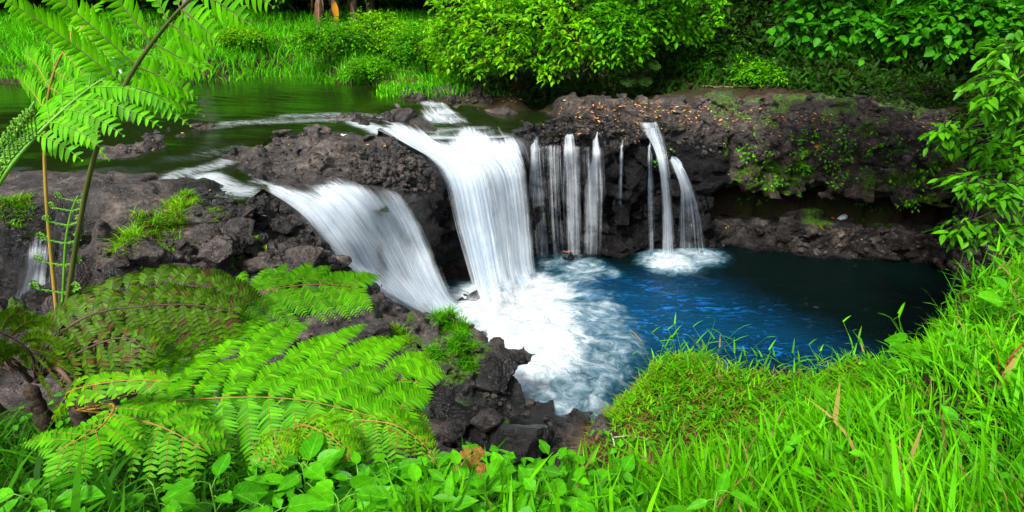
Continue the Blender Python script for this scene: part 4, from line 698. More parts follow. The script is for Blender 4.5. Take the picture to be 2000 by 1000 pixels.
# ------------------------------------------------------------------ far bank
L_MID = leaf_mat('mid_leaf', (.04, .17, .003), (.14, .38, .006), .35, .5, .25)
L_YEL = leaf_mat('yellow_green_leaf', (.08, .26, .003), (.25, .48, .006), .4, .5, .25, dead=(.28, .22, .02), dead_amt=.04)
L_BIG = leaf_mat('large_leaf', (.016, .11, .002), (.06, .25, .004), .3, .5, .3, veins=.35)
L_GLOSS = leaf_mat('glossy_leaf', (.035, .15, .002), (.12, .34, .004), .35, .4, .35, veins=.3)
L_DARK = leaf_mat('forest_leaf', (.006, .030, .001), (.022, .085, .002), .3, .55, .2)
BARK = plain_mat('dark_bark', (.008, .006, .005), (.030, .023, .018), 14, .9, .9, (1, 1, .25))
BARK_PALE = plain_mat('pale_bark', (.10, .09, .09), (.28, .26, .27), 10, .85, .6, (1, 1, .4))
DRYLEAF = leaf_mat('dry_leaf', (.10, .05, .03), (.30, .16, .08), .25, .7, .2)
P = scatter(34000, -21, .2, 17.6, 28.5, lambda x, y: (np.abs(x) < .86 * y + 1) & (x < -.2 - .12 * (y - 20)) & (y > np.where(x > -3.8, 17.75, 20.1) + .5 * clump(x, y, .6)) & (clump(x, y, .45) > -.45)); n = len(P); mb = MB(); tall = 1 + .9 * clump(P[:, 0], P[:, 1], .55)
blades(mb, P - np.array((0, 0, .05)), .55 * tall * np.where((P[:, 0] > -3.8) & (P[:, 1] < 20.2), .5, 1) * rng.uniform(.5, 1.2, n), .034 * rng.uniform(.6, 1.3, n), rng.uniform(.2, 1.1, n), rng.uniform(0, 2 * pi, n), 3)
kind(mb.build('bank_grass', G_BANK), 'stuff')
P = scatter(2600, -18, .4, 19.7, 20.6, lambda x, y: clump(x, y, .9) > -.2); n = len(P); mb = MB(); blades(mb, P, .30 * rng.uniform(.5, 1.3, n), .02 * rng.uniform(.6, 1.3, n), rng.uniform(.6, 1.8, n), rng.uniform(0, 2 * pi, n), 3); kind(mb.build('dry_grass', G_DEAD), 'stuff')
P = scatter(9000, 1, 12, 17.6, 26, lambda x, y: (x > .30 * y - .6) & (x < .36 * y + 1.6) & (y > 18.0)); n = len(P); mb = MB(); blades(mb, P - np.array((0, 0, .05)), .5 * rng.uniform(.5, 1.2, n), .03 * rng.uniform(.6, 1.3, n), rng.uniform(.3, 1.2, n), rng.uniform(0, 2 * pi, n), 3)
kind(mb.build('shade_grass', leaf_mat('shade_grass', (.018, .11, .004), (.06, .25, .008), .35, .5, .3)), 'stuff')

def twig_leaves(mb, st, c, R, ntw, ll, wr, per=7, tw=.35, bv=(DIA_V, DIA_Q, None), shell=.55, down=.25, twigs=True, root=None):
    d = rdir(ntw); r = (shell + (1 - shell) * rng.random(ntw)) ** .8; p = c + d * r[:, None] * R; p[:, 2] = p[:, 2]
    ax = unit(d * np.array((1, 1, .5)) + rng.normal(0, .5, (ntw, 3)) + np.array((0, 0, -down)))
    a = np.linspace(0, 1, per)[None, :, None]; pos = p[:, None] + ax[:, None] * (a - .4) * tw + np.array((0, 0, -.25)) * tw * a * a; side = unit(np.cross(ax, (0, 0, 1.0)))[:, None] * np.where(np.arange(per) % 2 == 0, 1, -1)[None, :, None]
    Y = side + ax[:, None] * .7 + rng.normal(0, .3, (ntw, per, 3)) + np.array((0, 0, -down)); Zh = np.array((0, 0, 1.0)) + rng.normal(0, .35, (ntw, per, 3)); n = ntw * per; l = ll * rng.uniform(.6, 1.2, n)
    inst(mb, *bv, pos.reshape(-1, 3), Y.reshape(-1, 3), Zh.reshape(-1, 3), l * wr, l)
    if twigs and st is not None:
        for k in range(0, ntw, max(1, ntw // 40)): tube(st, spline([root if root is not None and k % 3 == 0 else c, (c + p[k]) / 2 + (0, 0, .04), p[k] + ax[k] * tw * .6], 6), .012 if ll > .1 else .01, .004, 4)
LEAF = (LEAF_V, LEAF_Q, LEAF_T); DIA = (DIA_V, DIA_Q, None)
def blobs(l): return [(at_y(px, py, D), np.array((rx * D / ray(px, py)[1] * ray(px, py)[1] / F * 1.02, dep, ry * D / F / .93)), D, n) for px, py, D, rx, ry, dep, n in l]
def leafy(name, label, cat, root, l, ll, wr, mat, bv=LEAF, group=None, trunk=None, per=7, tw=.35, down=.25, bark=None, r0=.10, child='foliage', stem='trunk', shell=.45):
    root = np.array(root, float); th = thing(name, root, label, cat, group); lf = MB(); st = MB(); bl = blobs(l)
    if trunk is None: trunk = [root, root + (np.mean([b[0] for b in bl], 0) - root) * (.3, .3, .5)]
    tr = spline(trunk, 14); tube(st, tr, r0, r0 * .6, 8, .15)
    for c, R, D, n in bl:
        s = tr[-1] if np.linalg.norm(c - tr[-1]) < np.linalg.norm(c - tr[7]) else tr[7]
        if np.linalg.norm(c - s) > .3: tube(st, spline([s, s * .5 + c * .5 + (0, 0, .12 * np.linalg.norm(c - s)), c], 10), r0 * .45, .012, 6, .2)
        twig_leaves(lf, st, c, R, n, ll, wr, per, tw, bv, shell, down)
    lf.build(child, mat, th); st.build(stem, bark or BARK, th); return th
# shrubs on the sunny bank
for px, py, D, w_, h_, mat, lab in [(640,68,22.5,60,30,L_MID,"round dark leaved shrub on the grassy far bank"),(735,58,23,60,36,L_YEL,"tall bright shrub right of the round dark leaved one"),(830,78,21.5,60,36,L_MID,"bushy shrub on the far bank before the overhanging tree"),
        (470,66,24,36,12,L_YEL,"low scrubby shrub halfway up the grassy slope"),(720,125,20.8,36,12,L_MID,"low leafy shrub above the dry grass at the stream's edge"),(905,110,19.6,45,34,L_YEL,"small drooping shrub where the far bank meets the rocks")]:
    c = at_y(px, py, D); leafy('bank_shrub', lab, 'shrub', (c[0], D, drop(c[0], D) - .05), [(px, py, D, w_, h_, .8, 320), (px - w_ * .6, py + h_ * .35, D - .3, w_ * .6, h_ * .6, .6, 150), (px + w_ * .6, py + h_ * .3, D - .2, w_ * .6, h_ * .6, .6, 150)], .11, .5, mat, DIA, r0=.04, stem='stem')
c = at_y(420, 42, 27); th = leafy('taro_plant', "big heart leaved plant at the top of the grassy slope", 'plant', (c[0], 27, drop(c[0], 27)), [(425, 38, 26.8, 34, 14, .5, 8)], .55, .75, L_YEL, (BIG_V, BIG_Q, BIG_T), per=2, r0=.03, stem='stem')
# tree overhanging the middle
r = at_y(1155, 150, 20.2); rz = drop(r[0], 20.2)
leafy('overhanging_tree', "yellow green tree overhanging the rocks behind the main falls", 'tree', (r[0], 20.2, rz), [(960,55,17.4,75,60,.9,165),(1050,35,17.2,85,60,1.0,208),(1110,70,17.0,55,40,.7,93),(985,100,16.9,45,20,.5,43),(920,98,17.3,45,28,.5,57),(1020,112,16.9,60,12,.4,36),(1090,118,16.8,40,10,.3,18),(880,60,18.5,60,40,.6,79),(900,20,18,60,50,.8,108),(1010,-40,17.6,130,50,1.2,187),(868,92,18.0,26,12,.3,22),(945,128,17.0,26,8,.3,16),(1062,128,16.8,22,7,.25,12),(1150,100,16.9,20,16,.3,20)], .17, .5, L_YEL, trunk=[(r[0], 20.2, rz - .1), (r[0] - .1, 20.0, rz + 1.2), (r[0] - .7, 18.6, rz + 2.6)], r0=.22, tw=.4)
r2 = at_y(1230, 150, 20.6); rz = drop(r2[0], 20.6)
leafy('overhanging_tree', "mid green tree with hanging twigs right of the yellow green one", 'tree', (r2[0], 20.6, rz), [(1200,45,17.2,65,45,.8,190),(1225,85,16.9,40,22,.5,60),(1290,30,18,60,45,.8,130),(1350,25,18.6,60,45,.8,120),(1240,-40,17.6,120,40,1,220),(1190,95,16.8,18,14,.3,14)], .17, .55, L_MID, trunk=[(r2[0], 20.6, rz - .1), (r2[0] + .1, 20.4, rz + 1.3), (r2[0], 18.6, rz + 2.8)], r0=.18, tw=.4)
# big leaved tree on the right: grows from behind the ledge, its boughs reach forward
leafy('large_leaf_tree', "tree with broad rounded leaves hanging over the dark right hand ledge", 'tree', (13.2, 16.8, drop(13.2, 16.8)), [(1620,10,12.5,85,24,.6,120),(1700,42,12.2,85,28,.6,150),(1585,52,12.4,70,17,.45,70),(1790,35,12,85,32,.7,160),(1880,5,12,85,32,.7,150),(1800,70,11.8,60,14,.4,50),(1742,100,11.8,10,4,.1,2),(1700,-60,12.6,200,40,1.2,240),(1965,40,11.6,60,34,.7,90),(1860,88,11.7,45,10,.35,22),(1650,75,12.2,50,10,.35,30)], .17, .72, L_BIG, (BIG_V, BIG_Q, BIG_T), trunk=[(13.2, 16.8, 3.0), (12.9, 16.2, 5.2), (10.2, 14.4, 7.4)], r0=.2, per=5, tw=.35, down=.3)
# glossy shrubs leaning in from the right bank
rb = (8.6, 8.7, drop(8.6, 8.7))
leafy('glossy_shrub', "glossy shrub with drooping narrow leaves below the broad leaved tree at the right edge", 'shrub', rb, [(1985,100,8.4,46,26,.4,28),(1950,160,8.2,34,18,.3,22),(2010,190,8.2,44,34,.4,26),(1925,190,8.0,10,6,.15,3)], .19, .36, L_GLOSS, (BIG_V, BIG_Q, BIG_T), trunk=[rb, (8.4, 8.6, 4.0), (7.2, 8.4, 5.0)], r0=.05, per=6, tw=.27, down=.45, stem='stem')
leafy('glossy_shrub', "glossy shrub hanging over the right end of the mossy cliff", 'shrub', (9.4, 10.6, drop(9.4, 10.6)), [(1860,256,9.6,34,11,.3,18),(1910,280,9.4,44,16,.3,26),(1975,310,9.2,44,24,.4,30),(2005,250,9.4,34,34,.4,22)], .17, .45, L_MID, (BIG_V, BIG_Q, BIG_T), trunk=[(9.4, 10.6, 2.4), (8.8, 10.0, 3.3), (7.8, 9.6, 3.7)], r0=.045, per=6, tw=.27, down=.4, stem='stem')
leafy('glossy_shrub', "leafy branch hanging in front of the low right ledge", 'shrub', (9.2, 8.2, drop(9.2, 8.2)), [(1900,352,8.2,40,11,.25,16),(1965,372,8.0,40,18,.3,22),(1880,438,7.9,20,12,.2,8),(1925,452,7.8,34,11,.2,14),(1985,446,7.8,34,20,.3,14)], .17, .40, L_GLOSS, (BIG_V, BIG_Q, BIG_T), trunk=[(9.2, 8.2, 2.3), (8.0, 8.1, 2.9), (6.9, 8.0, 3.1)], r0=.04, per=6, tw=.27, down=.35, stem='stem')
# plants in the shade behind the ledge
for px, py, D, w_, h_, mat, lab in [(1400,105,19.5,75,40,L_MID,"feathery green shrub in the shade behind the leaf strewn ledge"),(1320,75,20.5,70,40,L_DARK,"dark shrub between the mid green tree and the feathery shrub"),(1470,135,18.6,45,22,L_MID,"small low shrub beside the feathery one at the edge of the shade"),(1470,40,20,80,45,L_DARK,"dark shrub above the shaded grass left of the broad leaved tree"),(1950,225,11.5,60,40,L_DARK,"dark fern like shrub filling the hollow at the right edge"),(1640,165,18.5,90,30,L_DARK,"dark undergrowth bush under the broad leaved tree"),(1800,175,17,90,35,L_DARK,"dark undergrowth bush at the far right under the broad leaved tree")]:
    c = at_y(px, py, D); leafy('shade_shrub', lab, 'shrub', (c[0], D, drop(c[0], D) - .05), [(px, py, D, w_, h_, .8, 190), (px - w_ * .5, py + h_ * .4, D - .3, w_ * .6, h_ * .6, .6, 80), (px + w_ * .6, py + h_ * .4, D - .2, w_ * .6, h_ * .6, .6, 80)], .15, .35, mat, DIA, r0=.035, stem='stem')
sf = thing('shade_fern', (at_y(1245, 150, 17.2)[0], 17.2, drop(at_y(1245, 150, 17.2)[0], 17.2)), "dark fern at the foot of the mid green tree", 'fern')
for e in ((1200, 135), (1290, 130), (1270, 160), (1215, 160), (1250, 115)): frond(sf, [(1245, 152, 17.2), ((1245 + e[0]) / 2, e[1] - 8, 17.0), (e[0], e[1], 16.9)], (0, -.5, .9), 12, .26, .1, .05, .07, L_DARK, BARK, .012, .4, .4)
# ------------------------------------------------------------------ forest
def tree_meshes(seed, H, cr, nl):
    global rng; keep_ = rng; rng = np.random.default_rng(seed); st = MB(); lf = MB(); b = np.array((0, 0, -.3)); top = np.array((rng.normal(0, .5), rng.normal(0, .5), H * .8)); tr = spline([b, (b + top) / 2 + rng.normal(0, .3, 3) * (1, 1, 0), top], 16); tube(st, tr, .22, .06, 9, .15)
    for k in range(26):
        a = rng.uniform(0, 2 * pi); h = rng.uniform(.12, 1.0); rr_ = cr * (1.15 - .7 * h) * rng.uniform(.35, 1); c = np.array((math.cos(a) * rr_, math.sin(a) * rr_, H * h)); s = tr[int(max(1, min(15, h * 13)))]; tube(st, spline([s, (s + c) / 2 + (0, 0, .2), c], 6), .05, .015, 5)
        twig_leaves(lf, None, c, np.array((1.3, 1.3, .8)) * rng.uniform(.7, 1.3), nl // 26, .34, .5, 6, .6, DIA, .3, .3, False)
    rng = keep_; a = st.build('trunk', BARK, link=False); b = lf.build('crown', L_DARK, link=False); return a.data, b.data
TV = [tree_meshes(50 + k, 11 + k, 3.4, 3600) for k in range(3)]
FT = [(-19,30),(-15.5,31.5),(-12.5,29.8),(-9.4,31),(-6.2,30.4),(-3.4,29.4),(-.8,28),(1.2,25.5),(3.4,23.6),(6.0,23.0),(8.6,21.6),(11.2,20.5),(13.6,18.2),(15.8,15.8),(5.0,27),(9.5,26),(14,23.5),(-23,29),(-26,24),(18,20)]
for k, (x, y) in enumerate(FT):
    v = TV[k % 3]; th = thing('forest_tree', (x, y, drop(x, y, 30) - .1), "tall dark leaved forest tree in the dense wood at the back of the far bank", 'tree', 'dark forest trees along the back of the stream')
    s = random.uniform(.85, 1.2); th.scale = (s, s, s); th.rotation_euler = (0, 0, random.uniform(0, 6.28))
    for nm, me in zip(('trunk', 'crown'), v): o = bpy.data.objects.new(nm, me); COL.objects.link(o); o.parent = th
mb = MB(); n = 42000; x = rng.uniform(-45, 45, n); y = rng.uniform(32, 52, n); z = rng.uniform(0, 1, n) ** 1.2 * 15 + height(x, y)[0]
inst(mb, *DIA, np.stack((x, y, z), -1), rng.normal(0, .6, (n, 3)) + np.array((0, -.5, -.5)), np.array((0, -.6, 1.0)) + rng.normal(0, .4, (n, 3)), rng.uniform(.3, .6, n), rng.uniform(.5, 1.1, n)); kind(mb.build('woodland', L_DARK), 'stuff')
mb = MB(); n = 30000; x = rng.uniform(-24, 20, n); y = rng.uniform(28.5, 34, n) - np.clip(x, 0, 14) * .62; z = rng.uniform(0, 1, n) ** 1.4 * 3.2 + height(x, y)[0]
inst(mb, *DIA, np.stack((x, y, z), -1), rng.normal(0, .6, (n, 3)) + np.array((0, -.5, -.4)), np.array((0, -.6, 1.0)) + rng.normal(0, .4, (n, 3)), rng.uniform(.10, .22, n), rng.uniform(.2, .45, n)); 
n = 15000; x = rng.uniform(-.6, 13, n); y = rng.uniform(18.4, 24, n) - np.clip(x - 4, 0, 9) * .22; z = rng.uniform(0, 1, n) ** 1.6 * 2.0 * sstep(18.0, 20.5, y + .22 * np.clip(x - 4, 0, 9)) + height(x, y)[0]  # dark leaves added here stand in for the black shade under the trees
inst(mb, *DIA, np.stack((x, y, z), -1), rng.normal(0, .6, (n, 3)) + np.array((0, -.5, -.4)), np.array((0, -.6, 1.0)) + rng.normal(0, .4, (n, 3)), rng.uniform(.06, .14, n), rng.uniform(.15, .32, n)); kind(mb.build('undergrowth', L_DARK), 'stuff')
# pale trunk and the withered banana like plants at the top
c = at_y(370, 35, 27.5); th = thing('pale_tree', (c[0], 27.5, drop(c[0], 27.5)), "pale grey tree trunk rising from the top of the grassy bank", 'tree'); b = Vector(th.location); mb = MB(); tube(mb, spline([b - Vector((0, 0, .2)), b + Vector((.05, 0, 2.5)), b + Vector((-.1, .1, 6))], 16), .20, .13, 10, .2); mb.build('trunk', BARK_PALE, th); lf = MB(); twig_leaves(lf, None, np.array(b) + (0, 0, 6.6), np.array((1.8, 1.8, 1.2)), 140, .3, .5, 6, .6, DIA, .3, .3, False); lf.build('crown', L_DARK, th)
for px, D, dead, lab in [(622,26.5,.5,"banana plant with ragged brown leaves hanging over its stem"),(652,27,.9,"banana plant with one bright orange withered leaf"),(690,27.2,.3,"slim banana plant right of the orange leaf"),(722,27.5,.4,"rightmost banana plant above the bright shrub")]:
    c = at_y(px, 25, D); g = drop(c[0], D); th = thing('banana_plant', (c[0], D, g), lab, 'banana plant'); b = np.array((c[0], D, g)); mb = MB(); tube(mb, spline([b, b + (.05, 0, 1.2), b + (0, .05, 2.6)], 12), .15, .09, 9, .2); mb.build('stem', plain_mat('banana_stem', (.05, .035, .02), (.20, .13, .10), 9, .8, .5, (1, 1, .3)), th)
    dl = MB(); gl = MB()
    for k in range(9):
        a = k * 2.4; o = b + (0, 0, random.uniform(.7, 2.4)); Y = np.array([(math.cos(a) * .45, math.sin(a) * .45, -1.0)]); inst(dl, BIG_V, BIG_Q, BIG_T, o[None] + Y * .05, Y, np.array((math.cos(a), math.sin(a), .4)), .16, random.uniform(.5, 1.0))
    for k in range(7):
        a = k * .9 + .3; Y = np.array([(math.cos(a), math.sin(a), random.uniform(.2, 1.0))]); inst(gl, BIG_V, BIG_Q, BIG_T, (b + (0, 0, 2.5))[None], Y, np.array((0, 0, 1.0)), .5, 1.9)
    f = dl.build('withered_leaf', DRYLEAF, th); gl.build('leaf', L_MID, th)
    if dead == .9:
        ob = MB(); inst(ob, BIG_V, BIG_Q, BIG_T, at_y(653, 2, D - .4)[None], np.array([(.05, -.1, -1.0)]), np.array((0, -1.0, .3)), .24, .75); o = ob.build('withered_leaf', leaf_mat('orange_leaf', (.55, .22, .01), (.65, .28, .02), .3, .6, .2), th); o['label'] = "bright orange withered leaf"
# ------------------------------------------------------------------ loose rocks
def boulder(px, py, size, label, flat=.75, wet_=0.0, seed=0, moss_=0.0):
    p, nrm = hit(px, py); r_ = np.random.default_rng(100 + seed); nv_, nu_ = 34, 48; a, b = np.meshgrid(np.linspace(0, 2 * pi, nu_, endpoint=False), np.linspace(-pi / 2, pi / 2, nv_), indexing='ij'); d = np.stack((np.cos(a) * np.cos(b), np.sin(a) * np.cos(b), np.sin(b)), -1).reshape(-1, 3)
    N = unit(r_.normal(size=(15, 3))); D = r_.uniform(.62, 1.0, 15); k = np.maximum(d @ N.T, .05); rad = np.min(D / k, 1); rad = np.minimum(rad, 1.25); v = d * rad[:, None]; v = v + d * (.20 * fbm(v + seed, 1.8, 5))[:, None]
    v = v * np.array((1, r_.uniform(.75, 1.1), flat)) * size; i, j = np.meshgrid(np.arange(nu_), np.arange(nv_ - 1), indexing='ij'); i2 = (i + 1) % nu_; q = np.stack((i * nv_ + j, i2 * nv_ + j, i2 * nv_ + j + 1, i * nv_ + j + 1), -1).reshape(-1, 4)
    base = p + np.array((0, 0, -.05)) * size; ms = np.clip(v[:, 2] / size * 1.2, 0, 1) * moss_
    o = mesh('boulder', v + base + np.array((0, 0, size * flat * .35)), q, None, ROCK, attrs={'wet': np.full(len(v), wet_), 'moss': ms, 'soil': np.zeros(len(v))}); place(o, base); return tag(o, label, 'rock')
BO = [(275,500,.24,"dark squarish boulder under the grass fringe of the flat slab"),(350,540,.30,"pale pinkish boulder left of the tumbled rocks",.6),(425,500,.22,"angular boulder beside the orange leaf"),(520,520,.26,"low boulder right of the orange leaf",.6),(600,505,.22,"rounded boulder at the edge of the sloping cascade"),(655,520,.20,"boulder touching the left edge of the sloping cascade"),(560,455,.18,"wet black boulder where the cascade bends",.7,.8),(470,455,.2,"dark boulder just right of the grassy seam"),(610,570,.26,"broad boulder below the raised bright frond",.6),(690,600,.24,"cracked boulder above the mossy point",.6),(640,640,.26,"purple grey boulder behind the bright fern",.6),(760,720,.22,"dark boulder at the foot of the mossy point",.7,.5),
      (820,600,.22,"brown boulder below the foot of the sloping cascade",.6),(735,650,.24,"flat brown boulder between the bright fern and the mossy point",.5),(840,745,.18,"dark wet boulder under the mossy point",.6,.6),(1005,885,.34,"large smooth black boulder at the mouth of the gully",.8,.7),(950,830,.20,"brown flat topped boulder by the wet ledge",.6,.1),(1130,880,.24,"brown boulder leaning on the grass mound",.9,0),(1090,925,.16,"small dark boulder behind the bright grass",.8,.2),(1178,848,.13,"reddish brown boulder embedded in the flank of the mound",.8,0),(860,795,.14,"small wet boulder on the dark ledge",.6,.9),(230,540,.2,"shiny black boulder behind the fern shoot",.7,.7),(795,235,.30,"black boulder splitting the stream above the main fall",.7,.6),(700,240,.2,"low dark boulder beside the black one in the stream",.5,.6),(930,182,.26,"grey boulder on the far shore behind the rapid",.6,.0),(870,180,.22,"small grey boulder left of the one behind the rapid",.6,.2),(1550,232,.18,"grey boulder lying on the leaf strewn ledge",.6,0)]
for k, b in enumerate(BO): boulder(b[0], b[1], b[2], b[3], *(b[4:6]), seed=k)
# rubble: angular stones too many to count
sv_ = []
for k in range(6):
    a, b = np.meshgrid(np.linspace(0, 2 * pi, 9, endpoint=False), np.linspace(-pi / 2, pi / 2, 7), indexing='ij'); d = np.stack((np.cos(a) * np.cos(b), np.sin(a) * np.cos(b), np.sin(b)), -1).reshape(-1, 3); N = rdir(9); sv_.append(d * np.minimum(np.min(rng.uniform(.6, 1, 9) / np.maximum(d @ N.T, .05), 1), 1.3)[:, None] * (1, rng.uniform(.7, 1), rng.uniform(.5, .8)))
i, j = np.meshgrid(np.arange(9), np.arange(6), indexing='ij'); i2 = (i + 1) % 9; sq_ = np.stack((i * 7 + j, i2 * 7 + j, i2 * 7 + j + 1, i * 7 + j + 1), -1).reshape(-1, 4)
FALLPX = [[r[0][:2] for r in g_] + [r[-1][:2] for r in g_[::-1]] for g_ in (FALL_MAIN, FALL_LEFT, RIGHT_A, RIGHT_B, FALL_SMALL)]
mb = MB(); wt_ = []
for n, x0, x1, y0, y1, smin, smax, wv_ in [(520,680,850,285,375,.02,.075,.25),(160,480,700,262,350,.015,.04,.0),(520,430,640,385,500,.03,.10,.55),(260,560,700,470,545,.03,.09,.5),(150,180,660,470,560,.03,.11,.0),(700,1010,1300,240,290,.02,.08,.6),(450,1300,1900,205,300,.02,.07,.0),(320,1430,1850,270,380,.03,.10,.0),(420,1540,1950,445,525,.02,.08,.2),(70,600,930,560,760,.03,.08,.05),(60,850,1120,770,920,.03,.08,.5),(180,790,960,165,200,.04,.12,.2),(150,240,470,240,300,.03,.08,.3),(120,700,800,225,250,.03,.1,.7)]:
    xx_ = rng.uniform(x0, x1, n); yy_ = rng.uniform(y0, y1, n); far_ = np.min([spoly(xx_, yy_, g_) for g_ in FALLPX], 0)
    for q in range(n):
        if far_[q] < 6: continue
        p, nr = hit(xx_[q], yy_[q]); s_ = smin + (smax - smin) * random.random() ** 2.2
        if nr[2] < .15 or p[2] < .05: continue
        v = sv_[q % 6] * s_; a = random.uniform(0, 6.28); v = v @ np.array(((math.cos(a), math.sin(a), 0), (-math.sin(a), math.cos(a), 0), (0, 0, 1))); mb.add(v + p + nr * s_ * .25, sq_); wt_.append(np.full(len(v), min(1, max(0, wv_ + random.uniform(-.3, .3)))))
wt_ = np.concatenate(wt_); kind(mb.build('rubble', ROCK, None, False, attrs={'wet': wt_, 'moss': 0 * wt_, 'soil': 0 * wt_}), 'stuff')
# ------------------------------------------------------------------ tufts of grass on the rocks
TU = [(255,470,.34,90,"long grass fringe along the front of the flat slab",'y'),(330,455,.36,90,"dense grass tuft in the middle of the seam on the flat slab",'y'),(290,465,.3,80,"bushy grass tuft between the fringe and the seam tuft",'y'),(350,405,.26,70,"grass tuft at the upper end of the seam",'y'),(370,390,.2,50,"small grass tuft topping the seam near the side stream",'y'),(425,425,.14,26,"thin grass tuft among the dark stones by the side stream",'y'),(510,500,.13,30,"little grass tuft on the rocks right of the orange leaf",'y'),(265,495,.1,22,"tiny grass tuft under the fringe of the slab",'y'),(40,395,.24,50,"grass tuft on the slab at the left edge",'y'),(15,410,.22,40,"grass tuft lying lowest at the left edge",'y'),(455,382,.1,20,"tiny tuft beside the head of the sloping cascade",'y'),
      (880,640,.34,150,"bright grass tuft on top of the mossy point beside the foam",'b'),(905,690,.28,110,"bright grass hanging down the side of the mossy point",'b'),(780,650,.2,60,"yellowing grass tuft left of the mossy point",'y'),(850,690,.16,50,"short grass tuft in the moss of the point",'b'),(560,640,.12,30,"small grass tuft below the raised frond",'y')]
for px, py, R, n, lab, m in TU:
    p, _ = hit(px, py); a = rng.uniform(0, 2 * pi, n * 5); r = R * np.sqrt(rng.random(n * 5)) * .7; x = p[0] + np.cos(a) * r; y = p[1] + np.sin(a) * r * .7; z = drops(x, y, p[2] + .6); ok_ = np.abs(z - p[2]) < .3; b = np.stack((x, y, z), -1)[ok_]; k = len(b)
    mb = MB(); blades(mb, b - np.array((0, 0, .015)), R * .75 * rng.uniform(.4, 1.1, k), .011 * rng.uniform(.6, 1.2, k) * (p[1] / 8) ** .5 * 1.2, rng.uniform(.3, 1.7, k), rng.uniform(0, 2 * pi, k), 3); o = mb.build('grass_tuft', G_MOUND if m == 'y' else G_BRIGHT); place(o, p); tag(o, lab, 'grass tuft')
# little creepers on the cliff face: one plant per patch
for px, py, n, lab in [(1470,300,26,"creeper with bright leaves at the left end of the mossy cliff face"),(1560,270,22,"creeper near the top of the mossy cliff beside the orange leaf"),(1650,285,70,"widest patch of creeper in the middle of the mossy cliff"),(1570,325,34,"creeper low on the cliff under the orange leaf"),(1740,295,34,"creeper on the cliff right of the widest patch"),(1510,350,20,"small creeper just above the undercut of the cliff"),(1640,345,20,"creeper hanging on the lower middle of the cliff"),(1800,330,26,"creeper at the right end of the mossy cliff"),(1480,380,14,"small creeper nearest the fanning waterfall"),(1780,400,24,"creeper growing inside the undercut above the low ledge"),(1690,395,16,"few leaves trailing from the undercut roof"),(1290,315,6,"a few yellow green leaves by the right hand falls")]:
    p, nr = hit(px, py); lf = MB(); sp_ = .10 + .004 * n; pos = []; 
    n = int(n * .7)
    for k in range(n):
        q, nq = hit(px + rng.normal(0, sp_ * 90), py + rng.normal(0, sp_ * 55))
        if abs(q[1] - p[1]) < .8: pos.append(np.repeat((q + nq * .03)[None], 4, 0) + rng.normal(0, .045, (4, 3)))
    if not pos: pos = [p[None]]
    pos = np.vstack(pos); m = len(pos); inst(lf, *LEAF, pos, rng.normal(0, .6, (m, 3)) + np.array((0, -.3, -.4)), np.array((0, -.6, .8)) + rng.normal(0, .3, (m, 3)), rng.uniform(.03, .06, m), rng.uniform(.05, .11, m)); o = lf.build('creeper', L_MID); place(o, p); tag(o, lab, 'creeper')
# ------------------------------------------------------------------ fallen leaves, sticks and other small things
def litter_mat():
    t = NT('fallen_leaf'); r = t.n('NewGeometry')['Random Per Island']; rp = t.t.nodes.new('ShaderNodeValToRGB'); e = rp.color_ramp; e.interpolation = 'CONSTANT'; cols = [(.16, .07, .03), (.30, .16, .06), (.42, .20, .13), (.22, .10, .07), (.55, .36, .04), (.50, .20, .03), (.35, .25, .20), (.14, .09, .05)]
    while len(e.elements) < len(cols): e.elements.new(.5)
    for k, c_ in enumerate(cols): e.elements[k].position = k / len(cols); e.elements[k].color = (*c_, 1)
    t.t.links.new(r, rp.inputs[0]); return t.end(t.n('BsdfPrincipled', None, Base_Color=rp.outputs[0], Roughness=.6, Specular_IOR_Level=.3)[0])
LIT = litter_mat(); mb = MB()
def litter(pxs, pys, size):
    pos = []; 
    for a, b in zip(pxs, pys):
        q, nq = hit(a, b)
        if nq[2] > .35: pos.append(q + nq * .015)
    pos = np.array(pos); n = len(pos); inst(mb, *LEAF, pos, rng.normal(0, 1, (n, 3)) * np.array((1, 1, .25)), np.array((0, 0, 1.0)) + rng.normal(0, .3, (n, 3)), size * .5 * rng.uniform(.6, 1.2, n), size * rng.uniform(.5, 1.3, n))
n = 1500; a = rng.uniform(1120, 1900, n); litter(a, 195 + (a - 1120) * .05 + np.abs(rng.normal(0, 38, n)), .085)
n = 260; a = rng.uniform(1050, 1340, n); litter(a, rng.uniform(200, 290, n), .09)
n = 160; litter(rng.uniform(870, 1150, n), rng.uniform(165, 200, n), .09); n = 110; litter(rng.uniform(100, 470, n), rng.uniform(235, 350, n), .08); n = 60; litter(rng.uniform(500, 830, n), rng.uniform(260, 350, n), .05); n = 90; litter(rng.uniform(150, 700, n), rng.uniform(370, 560, n), .04); n = 60; litter(rng.uniform(1560, 1950, n), rng.uniform(440, 520, n), .06); n = 60; litter(rng.uniform(1300, 1460, n), rng.uniform(440, 480, n), .06)
kind(mb.build('leaf_litter', LIT), 'stuff')
FL = [(437,487,.13,(.75,.25,.03),"orange fallen leaf on the tumbled dark rocks"),(1590,284,.16,(.80,.27,.03),"orange leaf caught on the mossy cliff face"),(1250,237,.17,(.75,.45,.03),"large yellow leaf on the rocks above the thin trickles"),(1545,366,.13,(.80,.22,.06),"small orange leaf low on the cliff above the undercut"),(1602,447,.15,(.75,.35,.02),"yellow orange leaf at the tip of the low ledge"),(1623,424,.11,(.70,.12,.06),"red leaf beside the white stone"),(165,690,.06,(.45,.03,.04),"dark red leaf floating behind the dead fern stalk"),(1052,188,.16,(.70,.38,.03),"yellow leaf on the dark far shore"),(1485,213,.15,(.72,.30,.05),"orange leaf in the middle of the leaf strewn ledge")]
